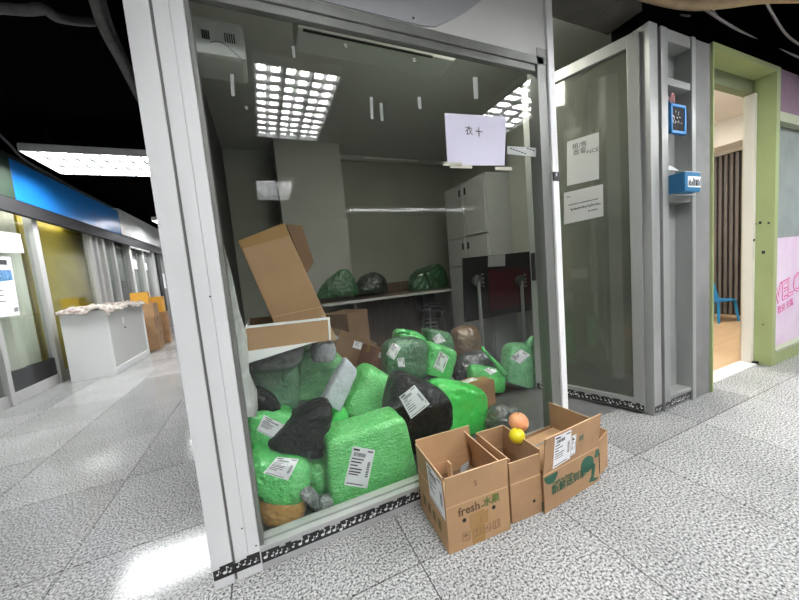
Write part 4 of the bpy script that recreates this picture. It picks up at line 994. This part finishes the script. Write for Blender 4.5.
parcel('bk0', 'black_bag', 'small black bag at the foot of the white sheet', 'bag', Z4, 1.46, 0.12, BB, n=2.4, amp=0.10, quad=((246, 414), (284, 416), (272, 395), (250, 390)))
parcel('gu', 'green_parcel', 'green parcel peeping above the large square parcel', 'parcel', Z4, 1.56, 0.14, GBB, n=2.8, amp=0.05, quad=((324, 448), (358, 444), (348, 408), (330, 412)))
parcel('wt', 'white_parcel', 'long pale grey plastic parcel standing diagonally in the heap', 'parcel', Z4, 1.50, 0.08, WB, n=5, amp=0.06, quad=((320, 404), (339, 415), (358, 371), (346, 358)))
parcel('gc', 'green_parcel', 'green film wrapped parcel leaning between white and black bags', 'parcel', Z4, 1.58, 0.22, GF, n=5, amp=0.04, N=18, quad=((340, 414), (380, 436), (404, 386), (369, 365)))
parcel('bkb', 'black_bag', 'large black plastic parcel with white label in the middle', 'bag', Z4, 1.42, 0.22, BB, n=3.6, amp=0.06, N=18, quad=((384, 460), (448, 456), (455, 396), (398, 372)))
plabel('bkb', ((411, 419), (430, 404), (414.5, 385), (399, 397)), 4)
parcel('gbr', 'green_bag', 'bright green plastic bag right of the large black parcel', 'bag', Z4, 1.52, 0.20, GBB, n=4, amp=0.045, quad=((438, 440), (486, 440), (489, 390), (436, 382)))
# middle
parcel('gm1', 'green_parcel', 'rounded green parcel with label on top of the clear bag', 'parcel', Z4, 1.72, 0.17, GB, n=4.5, amp=0.035, quad=((424, 376), (450, 383), (458, 351), (431, 342)))
plabel('gm1', ((433, 367), (443, 373), (449, 357), (440, 351)), 5)
parcel('cl', 'clear_bag', 'crumpled clear plastic bag under the rounded green parcel', 'bag', (420, 377, 454, 402), 1.76, 0.18, CLB, n=2.8, amp=0.12)
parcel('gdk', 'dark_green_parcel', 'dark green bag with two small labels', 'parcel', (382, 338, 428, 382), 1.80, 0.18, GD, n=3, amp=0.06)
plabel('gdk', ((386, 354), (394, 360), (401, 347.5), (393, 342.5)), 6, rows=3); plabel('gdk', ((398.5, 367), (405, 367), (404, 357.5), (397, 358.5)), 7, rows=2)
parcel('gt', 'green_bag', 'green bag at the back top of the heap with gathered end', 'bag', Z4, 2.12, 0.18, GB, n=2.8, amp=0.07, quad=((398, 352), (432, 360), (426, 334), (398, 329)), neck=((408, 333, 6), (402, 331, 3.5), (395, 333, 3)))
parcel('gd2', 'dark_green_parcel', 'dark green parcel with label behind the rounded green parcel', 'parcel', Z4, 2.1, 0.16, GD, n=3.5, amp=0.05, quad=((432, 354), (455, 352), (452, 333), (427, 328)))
plabel('gd2', ((436, 345), (446, 341), (439, 333), (432.5, 338)), 8, rows=3)
parcel('bro', 'brown_bag', 'dull brown bag at the back right of the heap', 'bag', (451, 326, 479, 362), 2.2, 0.2, BRD, n=2.5, amp=0.08)
parcel('bk2', 'black_bag', 'limp dark bag lying behind the small brown box', 'bag', (454, 352, 496, 392), 2.0, 0.16, film('dark_grey_bag', (0.03, 0.032, 0.034), (0.012, 0.013, 0.014), 1.0, 18, 0.25), n=2.5, amp=0.11)
parcel('gr1', 'green_bag', 'green bag with twisted neck and label beside the small box', 'bag', Z4, 1.84, 0.11, GB, n=2.8, amp=0.06, quad=((476, 394), (507, 395), (505, 370), (470, 365)), neck=((504, 374, 7), (495, 362, 3.5), (487, 354, 2), (482, 348, 3.4)))
plabel('gr1', ((491, 375), (497, 371.5), (493.5, 366), (484, 369.5)), 9, rows=3)
parcel('gr2', 'green_bag', 'upright green bag with label at the right end of the heap', 'bag', Z4, 1.82, 0.14, film('pale_green_plastic', (0.16, 0.50, 0.22), (0.08, 0.34, 0.13), 0.8, 22, 0.22), n=4, amp=0.05, quad=((506, 385), (535, 394), (540, 345), (512, 344)), neck=((527, 347, 10), (531, 341, 7), (533, 337, 5)))
plabel('gr2', ((520, 364), (530.5, 355), (521, 349), (510, 358)), 10, rows=3)
parcel('cl2', 'clear_bag', 'crumpled clear bag on the floor behind the fruit', 'bag', (488, 406, 520, 436), 1.42, 0.14, film('smoky_bag', (0.13, 0.15, 0.145), (0.05, 0.06, 0.06), 1.0, 24, 0.2), n=2.5, amp=0.14)
# left stack behind
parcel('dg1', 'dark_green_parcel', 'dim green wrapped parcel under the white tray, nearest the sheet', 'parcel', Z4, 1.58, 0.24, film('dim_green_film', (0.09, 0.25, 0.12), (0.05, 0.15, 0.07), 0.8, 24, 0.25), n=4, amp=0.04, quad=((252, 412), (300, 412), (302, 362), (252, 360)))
parcel('gf2', 'green_parcel', 'green film wrapped parcel beside the tall carton, above the white one', 'parcel', Z4, 1.66, 0.26, film('mid_green_film', (0.11, 0.42, 0.14), (0.05, 0.26, 0.07), 0.8, 34, 0.22, (1, 1, 2.4), crinkle_glint=0.5), n=6, amp=0.03, quad=((290, 404), (345, 402), (344, 356), (292, 344)))
parcel('gy1', 'grey_bag', 'grey tied plastic bag at the corner of the white tray', 'bag', (312, 340, 334, 362), 1.56, 0.10, GYB, n=2.5, amp=0.1, neck=((327, 346, 4), (332, 341, 2), (337, 336, 3)))
parcel('gy2', 'grey_bag', 'grey plastic bag under the white tray', 'bag', Z4, 1.50, 0.20, film('dim_grey_bag', (0.17, 0.18, 0.18), (0.09, 0.1, 0.1), 0.9, 16, 0.3), n=3, amp=0.06, quad=((250, 372), (300, 370), (306, 344), (250, 346)))
# lower layer that carries the heap
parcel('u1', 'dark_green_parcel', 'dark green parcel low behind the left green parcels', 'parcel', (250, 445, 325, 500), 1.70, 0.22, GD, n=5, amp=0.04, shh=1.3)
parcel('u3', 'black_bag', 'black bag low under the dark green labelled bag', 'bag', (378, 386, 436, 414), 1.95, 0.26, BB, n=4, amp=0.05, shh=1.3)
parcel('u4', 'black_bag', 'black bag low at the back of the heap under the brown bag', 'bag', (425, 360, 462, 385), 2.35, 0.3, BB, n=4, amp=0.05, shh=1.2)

# parcels on the back counter
parcel('s1', 'green_bag', 'green bag lying on the back counter in front of the pillar', 'bag', (318, 269, 360, 299), 3.5, 0.16, GD, n=2.6, amp=0.12, quad=((316, 301), (362, 298), (349, 266), (326, 280)), group='bags on the back counter', zmin=0.727)
parcel('s2', 'dark_green_parcel', 'dark bag with paper on the back counter beside the pillar', 'bag', (358, 273, 388, 294), 3.75, 0.25, film('dusky_bag', (0.05, 0.09, 0.06), (0.03, 0.035, 0.03), 0.9, 10, 0.3), n=2.4, amp=0.16, quad=((357, 296), (390, 294), (382, 272), (362, 277)), group='bags on the back counter', zmin=0.727)
parcel('s3', 'green_bag', 'dark green bag at the right end of the back counter', 'bag', (412, 266, 449, 292), 3.7, 0.25, film('deep_green_bag', (0.03, 0.15, 0.055), (0.012, 0.05, 0.02), 0.9, 10, 0.3), n=2.6, amp=0.15, quad=((411, 294), (450, 291), (446, 263), (416, 272)), group='bags on the back counter', zmin=0.727)

# cartons in the heap
def pix_carton(c8, y, sx, sy, sz, label, M, rz, ry=0.0, rx=0.0, name='carton', labs=(), tape=True, stand=False):
    c = onY(c8[0], c8[1], y)
    if stand: top = c.z + sz / 2; sz = top - 0.006; c.z = 0.006 + sz / 2
    r = empty(name, c, label, 'carton', GROUP, rot=(math.radians(rx), math.radians(ry), math.radians(rz)))
    MB().box(-sx/2, sx/2, -sy/2, sy/2, -sz/2, sz/2).build('body', M, r, 0.003, world=False)
    for s in (-1, 1):
        MB().box(-sx/2 + 0.002, sx/2 - 0.002, min(s*0.001, s*(sy/2 - 0.002)), max(s*0.001, s*(sy/2 - 0.002)), sz/2, sz/2 + 0.003).build('flap', M, r, world=False)
    if tape: MB().box(-sx/2 - 0.0008, sx/2 + 0.0008, -0.022, 0.022, sz/2 - 0.05, sz/2 + 0.0038).build('tape', TAPE, r, world=False)
    for k, (a, b, lw, lh, face) in enumerate(labs):
        if face == 'front': cc = [(a - lw/2, -sy/2, b - lh/2), (a + lw/2, -sy/2, b - lh/2), (a + lw/2, -sy/2, b + lh/2), (a - lw/2, -sy/2, b + lh/2)]; n = (0, -1, 0)
        else: cc = [(a - lw/2, b - lh/2, sz/2 + 0.004), (a + lw/2, b - lh/2, sz/2 + 0.004), (a + lw/2, b + lh/2, sz/2 + 0.004), (a - lw/2, b + lh/2, sz/2 + 0.004)]; n = (0, 0, 1)
        flat_label(r, cc, n, k + 40, world=False)
    return r
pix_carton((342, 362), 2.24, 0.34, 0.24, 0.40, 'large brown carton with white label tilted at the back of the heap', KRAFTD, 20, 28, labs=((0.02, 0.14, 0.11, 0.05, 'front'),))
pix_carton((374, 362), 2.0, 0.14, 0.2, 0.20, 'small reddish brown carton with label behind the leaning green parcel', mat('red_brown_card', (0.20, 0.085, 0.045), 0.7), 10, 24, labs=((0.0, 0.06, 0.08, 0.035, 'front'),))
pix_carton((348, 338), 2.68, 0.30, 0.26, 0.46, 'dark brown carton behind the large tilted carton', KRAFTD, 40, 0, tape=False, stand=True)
pix_carton((477, 392), 1.78, 0.19, 0.16, 0.16, 'small brown box with white label beside the bright green bag', mat('brown_box_card', (0.26, 0.14, 0.075), 0.7), 8, 0, stand=True, labs=((-0.03, 0.03, 0.10, 0.05, 'top'),))

# tall carton leaning, white tray under it, white sheet
tc = empty('tall_carton', onY(288, 330, 1.50), 'tall kraft carton leaning to the left above the white tray', 'carton')
tb = [onY(*q, 1.50) for q in ((285, 348), (337, 340), (284, 223), (238, 241))]
MB().quadslab(tb, 0.20, (0, 1, 0)).build('body', KRAFT, tc, 0.004)
rr_ = (tb[2] - tb[3]).normalized()
MB().quadslab([tb[3] + Vector((0, -0.001, 0)), tb[2] + Vector((0, -0.001, 0)), tb[2] + (tb[1] - tb[2]) * 0.10 + Vector((0, -0.001, 0)), tb[3] + (tb[0] - tb[3]) * 0.07 + Vector((0, -0.001, 0))], 0.001, (0, -1, 0)).build('tape', TAPE, tc)
MB().quadslab([tb[0] + (tb[3] - tb[0]) * 0.30 + Vector((0, -0.001, 0)), tb[1] + (tb[2] - tb[1]) * 0.30 + Vector((0, -0.001, 0)), tb[1] + (tb[2] - tb[1]) * 0.305 + Vector((0, -0.001, 0)), tb[0] + (tb[3] - tb[0]) * 0.305 + Vector((0, -0.001, 0))], 0.001, (0, -1, 0)).build('crease', KRAFTE, tc)
fl_ = [onY(*q, 1.66) for q in ((306, 275), (314, 262), (302, 225), (286, 224))]
MB().quadslab(fl_, 0.03, (0, 1, 0)).build('open_flap', KRAFTD, tc, 0.003)

tr = empty('tray_carton', onY(290, 350, 1.36), 'open brown tray with white rim resting on the heap by the sheet', 'carton')
ft = [onY(*q, 1.34) for q in ((246, 352), (329, 340), (328, 319.5), (246, 328.5))]
WE = mat('white_board_edge', (0.82, 0.82, 0.80), 0.5)
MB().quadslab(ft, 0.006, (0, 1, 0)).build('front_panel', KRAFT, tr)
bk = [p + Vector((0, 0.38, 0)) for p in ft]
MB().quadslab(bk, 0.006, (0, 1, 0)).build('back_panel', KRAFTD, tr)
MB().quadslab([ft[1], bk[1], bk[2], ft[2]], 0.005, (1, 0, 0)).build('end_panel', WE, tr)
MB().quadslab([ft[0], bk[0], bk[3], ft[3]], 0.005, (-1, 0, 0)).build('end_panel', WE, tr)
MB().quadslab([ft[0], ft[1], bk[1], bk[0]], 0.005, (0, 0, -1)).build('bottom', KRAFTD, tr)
dz = Vector((0, 0, 0.009)); dy = Vector((0, -0.004, 0))
MB().quadslab([ft[3] + dy, ft[2] + dy, ft[2] + dy + dz, ft[3] + dy + dz], 0.012, (0, 1, 0)).build('rim', WE, tr)
dx = Vector((0.008, 0, 0))
MB().quadslab([ft[1] + dy, ft[1] + dy + dx, ft[2] + dy + dx + dz, ft[2] + dy + dz], 0.012, (0, 1, 0)).build('rim', WE, tr)
lo = [onY(*q, 1.335) for q in ((246, 364), (312, 343), (318, 341.5), (246, 351.5))]
MB().quadslab(lo, 0.01, (0, 1, 0)).build('white_apron', WE, tr)

def sheet_mesh():
    mb = MB(); rows = [(224, 216, 246), (232, 217, 275), (239, 219, 310), (247, 222, 335), (248, 226, 352), (249, 229, 372), (257, 232, 390), (258, 236, 408), (256, 238, 417)]
    K = 10; fr = []
    for i, (xr, xl, py) in enumerate(rows):
        row = []
        for k in range(K + 1):
            u = k / K; p = onY(xl - 3 + (xr - xl + 3) * u, py, 1.262 + 0.016 * math.sin(u * 11 + i * 0.7) + 0.01 * math.sin(u * 23 + i)); row.append(p)
        fr.append(row)
    k0 = K + 1; V = [p for r in fr for p in r]; n = len(V); V2 = [p + Vector((0, 0.003, 0)) for p in V]
    fs = []
    for i in range(len(rows) - 1):
        for k in range(K):
            q = (i * k0 + k, i * k0 + k + 1, (i + 1) * k0 + k + 1, (i + 1) * k0 + k); fs.append(q); fs.append(tuple(n + a for a in reversed(q)))
    mb.add(V + V2, fs)
    o = mb.build('plastic_sheet', SHEET, None, smooth=True, fix=False, label='white plastic sheet hanging beside the corner post inside the glass', cat='sheet')
    return origin_base(o)
sheet_mesh()

# ================================================================== OPEN BOXES IN FRONT
def open_box(name, loc, w_, d_, h_, rz, label, M, flaps, cat='carton', skip=()):
    """flaps: side -> (length, angle from upright, outwards positive)"""
    r = empty(name, loc, label, cat, 'open fruit cartons in front of the window', rz=rz); T = 0.005
    parts = {}
    if 'bottom' not in skip: parts['bottom'] = MB().box(-w_/2, w_/2, 0, d_, 0.001, T).build('bottom', M, r, world=False)
    walls = {'front': (-w_/2, w_/2, 0, T), 'back': (-w_/2, w_/2, d_ - T, d_), 'left': (-w_/2, -w_/2 + T, T, d_ - T), 'right': (w_/2 - T, w_/2, T, d_ - T)}
    for k, (a, b, c_, e) in walls.items():
        if k in skip: continue
        parts[k] = MB().box(a, b, c_, e, 0.002, h_).build('side_wall', M, r, 0.0012, world=False)
    for k, (L, ang) in flaps.items():
        a = math.radians(ang)
        if k in ('front', 'back'):
            s = -1 if k == 'front' else 1; y = 0 if k == 'front' else d_
            p0 = Vector((-w_/2 + 0.002, y, h_)); p1 = Vector((w_/2 - 0.002, y, h_)); up = Vector((0, s * math.sin(a), math.cos(a)))
            n = Vector((0, -s * math.cos(a), math.sin(a)))
        else:
            s = -1 if k == 'left' else 1; x = s * w_/2
            p0 = Vector((x, 0.006, h_)); p1 = Vector((x, d_ - 0.006, h_)); up = Vector((s * math.sin(a), 0, math.cos(a)))
            n = Vector((-s * math.cos(a), 0, math.sin(a)))
        parts['flap_' + k] = MB().quadslab([p0, p1, p1 + up * L, p0 + up * L], T * 0.8, n).build('flap', M, r, 0.001, world=False)
        MB().quadslab([p0 + up * (L - 0.0005), p1 + up * (L - 0.0005), p1 + up * (L + 0.0008), p0 + up * (L + 0.0008)], T * 0.8, n).build('cut_edge', KRAFTE, parts['flap_' + k], world=False)
        MB().quadslab([p0 - n * 0.0006, p1 - n * 0.0006, p1 - n * 0.0006 + up * 0.005, p0 - n * 0.0006 + up * 0.005], 0.001, -n).build('crease', mat('fold_line', (0.53, 0.34, 0.19), 0.8), parts['flap_' + k], world=False)
    return r, parts

# box A
A, ap = open_box('fruit_carton', (0.617, 0.892, 0), 0.262, 0.25, 0.172, math.radians(-4), 'open fruit carton printed fresh, nearest the camera', KRAFT,
                 {'front': (0.117, 4), 'back': (0.125, 3), 'left': (0.115, 2), 'right': (0.115, -16)})
GRN = mat('green_ink', (0.11, 0.14, 0.035), 0.7); GRK = mat('dark_ink', (0.10, 0.055, 0.025), 0.7)
fw = ap['front']
text('printed_word', 'fresh', 0.045, (-0.04, -0.0008, 0.143), (1, 0, 0.02), (0, 0, 1), GRK, fw, world=False, bold=0.0006)
text('printed_word', '.水果', 0.036, (0.05, -0.0008, 0.145), (1, 0, 0.02), (0, 0, 1), GRN, fw, world=False, bold=0.0012)
text('printed_mark', 'S', 0.026, (-0.01, -0.0062, 0.235), (1, 0, 0), (0, 0.07, 1), GRK, ap['flap_front'], world=False)
for x, z in ((-0.062, 0.108), (0.062, 0.114)):
    MB().lathe([(0.0075, 0), (0.0075, 0.0012)], 14, Matrix.Translation((x, 0.0002, z)) @ Matrix.Rotation(math.pi / 2, 4, 'X')).build('hand_hole', BLACKM, fw, world=False)
MB().quadslab([(-0.035, 0, 0.003), (0.018, 0, 0.003), (0.022, 0, 0.125), (-0.04, 0, 0.118)], 0.0008, (0, -1, 0)).build('tape', TAPE, fw, world=False)
MB().quadslab([(0.002, -0.0009, 0.06), (0.035, -0.0009, 0.07), (0.038, -0.0009, 0.12), (0.010, -0.0009, 0.11)], 0.0006, (0, -1, 0)).build('tape', TAPE, fw, world=False)
for k, x in enumerate((-0.075, -0.03, 0.012, 0.055)):
    mb = MB(); z0, s = 0.03, 0.030
    for q in ((x, x + s, z0, z0 + 0.0012), (x, x + s, z0 + s, z0 + s + 0.0012), (x, x + 0.0012, z0, z0 + s), (x + s - 0.0012, x + s, z0, z0 + s)):
        mb.box(q[0], q[1], -0.0016, -0.0005, q[2], q[3])
    if k == 0: mb.prism([(x + 0.006, z0 + 0.016), (x + 0.024, z0 + 0.016), (x + 0.021, z0 + 0.023), (x + 0.015, z0 + 0.026), (x + 0.009, z0 + 0.023)], -0.0016, -0.0005, lambda u, v, t: Vector((u, t, v))); mb.box(x + 0.0145, x + 0.0157, -0.0016, -0.0005, z0 + 0.005, z0 + 0.016)
    elif k == 1: mb.prism([(x + 0.008, z0 + 0.025), (x + 0.022, z0 + 0.025), (x + 0.016, z0 + 0.013), (x + 0.014, z0 + 0.013)], -0.0016, -0.0005, lambda u, v, t: Vector((u, t, v))); mb.box(x + 0.0145, x + 0.0157, -0.0016, -0.0005, z0 + 0.005, z0 + 0.013); mb.box(x + 0.010, x + 0.020, -0.0016, -0.0005, z0 + 0.004, z0 + 0.0055)
    elif k == 2: mb.prism([(x + 0.006, z0 + 0.006), (x + 0.015, z0 + 0.014), (x + 0.024, z0 + 0.006), (x + 0.022, z0 + 0.012), (x + 0.015, z0 + 0.024), (x + 0.008, z0 + 0.012)], -0.0016, -0.0005, lambda u, v, t: Vector((u, t, v)))
    else:
        for xx in (0.008, 0.020): mb.box(x + xx, x + xx + 0.002, -0.0016, -0.0005, z0 + 0.006, z0 + 0.025)
    mb.build('handling_mark', mat('faint_ink', (0.20, 0.115, 0.055), 0.7), fw, world=False)
# label on left flap and side of A
lx = -0.131
up = Vector((-math.sin(math.radians(2)), 0, math.cos(math.radians(2))))
cc = [Vector((lx, 0.135, 0.172)) + up * -0.04, Vector((lx, 0.008, 0.172)) + up * -0.05, Vector((lx, 0.008, 0.172)) + up * 0.10, Vector((lx, 0.135, 0.172)) + up * 0.10]
flat_label(A, [p + Vector((-0.001, 0, 0)) for p in cc], (-1, 0, 0), 71, world=False)
for k in range(4):
    MB().box(lx - 0.0012, lx - 0.0002, 0.05 + 0.045 * k, 0.075 + 0.045 * k, 0.05, 0.09).build('printed_mark', mat('faint_green_ink', (0.16, 0.12, 0.04), 0.7), ap['left'], world=False)
# rubbish inside A
def crumple(name, loc, s, M, label, cat, seed, seg=10, amp=0.25, group=None):
    bm = superbox(s[0], s[1], s[2], 2.3, seed, amp, seg, flat=0.9)
    me = bpy.data.meshes.new(name); bm.to_mesh(me); bm.free(); me.transform(Matrix.Translation((0, 0, s[2] * 0.9)))
    for p in me.polygons: p.use_smooth = True
    me.materials.append(M); o = bpy.data.objects.new(name, me); COL.objects.link(o); o.location = loc
    return setp(o, label, cat, group)
crumple('paper_ball', (0.59, 0.99, 0.13), (0.022, 0.022, 0.022), PAPER, 'small crumpled white paper in the nearest carton', 'paper', 4)
def contents(loc, sx, sy, sz, rz, label, M):
    r = empty('packing_insert', loc, label, 'packing', rz=rz)
    MB().box(-sx/2, sx/2, -sy/2, sy/2, 0, sz).build('block', M, r, 0.004, world=False)
    MB().quadslab([(-sx/2 + 0.01, -sy/2 + 0.02, sz), (sx/2 - 0.02, -sy/2 + 0.02, sz), (sx/2 - 0.02, sy/2 - 0.04, sz), (-sx/2 + 0.01, sy/2 - 0.04, sz)], 0.0015).build('top_leaf', KRAFTE, r, world=False)
    return r
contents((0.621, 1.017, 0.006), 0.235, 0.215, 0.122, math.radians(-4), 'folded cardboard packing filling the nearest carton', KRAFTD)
gm = empty('metal_offcut', (0.655, 1.06, 0.1305), 'grey folded plastic offcut inside the nearest carton', 'offcut')
MB().quadslab([(0.62, 1.02, 0.1305), (0.68, 1.04, 0.1305), (0.69, 1.05, 0.20), (0.65, 1.05, 0.19)], 0.003).build('fold', mat('grey_plastic', (0.25, 0.25, 0.25), 0.3), gm)
MB().quadslab([(0.605, 1.05, 0.1305), (0.611, 1.05, 0.1305), (0.611, 1.05, 0.215), (0.605, 1.05, 0.215)], 0.03, (0, 1, 0)).build('strip', KRAFTE, gm)

# box B
Bx, bp_ = open_box('fruit_carton', (0.842, 0.892, 0), 0.148, 0.235, 0.158, math.radians(-4), 'narrow open carton squeezed between the two printed cartons', KRAFT2,
                   {'front': (0.085, -3), 'back': (0.105, -6), 'left': (0.10, -4), 'right': (0.10, 4)})
MB().lathe([(0.0065, 0), (0.0065, 0.0012)], 14, Matrix.Translation((0.035, 0.0002, 0.06)) @ Matrix.Rotation(math.pi / 2, 4, 'X')).build('hand_hole', BLACKM, bp_['front'], world=False)
lcc = [(-0.0685, 0.05, 0.163), (-0.0685, 0.16, 0.163), (-0.0655, 0.16, 0.235), (-0.0655, 0.05, 0.235)]
flat_label(Bx, [Vector(p) + Vector((0.006, 0, 0)) for p in lcc][::1], (1, 0, 0), 77, world=False)
crumple('paper_wad', (0.85, 1.04, 0.0055), (0.045, 0.06, 0.045), mat('grey_newsprint', (0.17, 0.16, 0.15), 0.8, var=0.5, vscale=30), 'dark crumpled newsprint in the narrow carton', 'paper', 8)

# box C
Cx, cpz = open_box('fruit_carton', (1.092, 0.884, 0), 0.358, 0.245, 0.158, math.radians(3.5), 'open fruit carton with green fruit print, at the right', KRAFT2,
                   {'front': (0.160, 6), 'right': (0.125, -3)}, skip=('left',))
fwc = cpz['front']
DGN = mat('deep_green_ink', (0.015, 0.085, 0.05), 0.65)
# torn left side and dark gap
MB().quadslab([(-0.176, 0.006, 0.002), (-0.177, 0.13, 0.002), (-0.177, 0.13, 0.135), (-0.176, 0.006, 0.15)], 0.005, (1, 0, 0)).build('torn_wall', KRAFT2, Cx, world=False)
MB().quadslab([(-0.1775, 0.006, 0.002), (-0.1785, 0.12, 0.002), (-0.1785, 0.11, 0.05), (-0.1775, 0.006, 0.045)], 0.0006, (-1, 0, 0)).build('green_print', DGN, Cx, world=False)
def disc_poly(cx, cz, rx_, rz_, a0, a1, n=14): return [(cx + rx_ * math.cos(a0 + (a1 - a0) * i / n), cz + rz_ * math.sin(a0 + (a1 - a0) * i / n)) for i in range(n + 1)]
ff = lambda u, v, t: Vector((u, t, v))
MB().prism(disc_poly(-0.135, 0.150, 0.040, 0.038, math.pi, 2 * math.pi), -0.0012, -0.0002, ff).build('green_print', DGN, fwc, world=False)
MB().prism(disc_poly(0.095, 0.108, 0.044, 0.036, 0, 2 * math.pi * 0.96, 20), -0.0012, -0.0002, ff).build('green_print', DGN, fwc, world=False)
MB().prism([(0.105, 0.085), (0.125, 0.075), (0.12, 0.045), (0.10, 0.022), (0.15, 0.012), (0.17, 0.02), (0.135, 0.03), (0.145, 0.06), (0.15, 0.09), (0.135, 0.10)], -0.0012, -0.0002, ff).build('green_print', DGN, fwc, world=False)
MB().prism([(0.145, 0.12), (0.165, 0.115), (0.18, 0.13), (0.18, 0.148), (0.16, 0.15)], -0.0012, -0.0002, ff).build('green_print', DGN, fwc, world=False)
text('printed_word', '新鮮送到家', 0.044, (-0.026, -0.0012, 0.078), (1, 0, 0.0), (0, 0, 1), DGN, fwc, world=False, bold=0.0004)
text('small_print', 'Fresh to Home', 0.020, (-0.065, -0.0012, 0.108), (1, 0, 0.0), (0, 0, 1), DGN, fwc, world=False)
a = math.radians(6); up = Vector((0, -math.sin(a), math.cos(a)))
def fc(x, v): return Vector((x, 0, 0.158)) + up * v
nfl = Vector((0, -math.cos(a), -math.sin(a)))
flat_label(Cx, [fc(-0.125, 0.012), fc(-0.02, 0.02), fc(-0.022, 0.152), fc(-0.122, 0.152)], nfl, 81, world=False)
flat_label(Cx, [fc(-0.018, 0.03), fc(0.012, 0.032), fc(0.012, 0.12), fc(-0.018, 0.12)], nfl, 82, world=False)
MB().quadslab([fc(0.035, 0.078), fc(0.062, 0.08), fc(0.062, 0.104), fc(0.035, 0.102)], 0.0008, nfl).build('green_print', mat('grey_green_ink', (0.10, 0.12, 0.07), 0.7), Cx, world=False)
# bulging torn side at the right of C
MB().quadslab([(0.184, 0.012, 0.002), (0.300, 0.035, 0.002), (0.306, 0.035, 0.175), (0.186, 0.012, 0.165)], 0.005, (-0.35, 0.93, 0)).build('torn_wall', KRAFT2, Cx, 0.001, world=False)
MB().quadslab([(0.300, 0.035, 0.002), (0.27, 0.19, 0.002), (0.275, 0.19, 0.20), (0.306, 0.035, 0.18)], 0.005, (-1, 0, 0)).build('torn_wall', KRAFT2, Cx, 0.001, world=False)
MB().quadslab([(0.181, 0.0, 0.03), (0.186, 0.02, 0.04), (0.187, 0.02, 0.15), (0.182, 0.0, 0.13)], 0.002, (1, 0, 0)).build('dark_tear', BLACKM, Cx, world=False)
# inner carton carrying the fruit
ic = empty('inner_carton', (1.085, 0.995, 0.0055), 'flat brown inner carton with label under the fruit', 'carton', rz=math.radians(3))
MB().box(-0.155, 0.165, -0.10, 0.11, 0, 0.155).build('body', KRAFT, ic, 0.003, world=False)
flat_label(ic, [(-0.05, -0.06, 0.155), (0.06, -0.06, 0.155), (0.06, -0.01, 0.155), (-0.05, -0.01, 0.155)], (0, 0, 1), 85, world=False)
mb = MB()
for k in range(6): mb.box(-0.06 + k * 0.022, -0.046 + k * 0.022, 0.035, 0.05, 0.1552, 0.156)
mb.build('print', INKG, ic, world=False)
def fruit(name, px, py, y, rpx, M, label, cat, elong=1.0, stem=True, floor_z=None):
    c = onY(px, py, y); R_ = rpx * depth(c) / F
    r = empty(name, c - Vector((0, 0, R_)), label, cat, 'loose fruit on the right carton')
    prof = []
    for k in range(13):
        t = -math.pi / 2 + math.pi * k / 12; rr = R_ * math.cos(t) * (1.0 + 0.03 * math.sin(t)); z = R_ + R_ * elong * math.sin(t)
        if k == 12: z -= R_ * 0.10; rr = 0.001
        if k == 11: z -= R_ * 0.02
        if k == 0: rr = 0.001
        prof.append((rr, z))
    MB().lathe(prof, 20).build('flesh', M, r, smooth=True, world=False)
    if stem: MB().tube([(0, 0, R_ * 1.86 * elong), (0.002, 0, R_ * 2.0 * elong), (0.005, 0, R_ * 2.12 * elong)], 0.0016, 6).build('stem', GRK, r, world=False)
    return r, c, R_
fruit('peach', 518.5, 422.5, 1.07, 9.6, mat('peach_skin', (0.78, 0.45, 0.20), 0.5, col2=(0.70, 0.26, 0.14), vscale=14), 'pinkish orange peach lying on the right carton', 'fruit')
fruit('lemon', 517, 436, 1.015, 7.8, mat('lemon_skin', (0.80, 0.66, 0.02), 0.4, bump=0.3, bscale=200), 'bright yellow lemon lying below the peach on the right carton', 'fruit', 0.95)
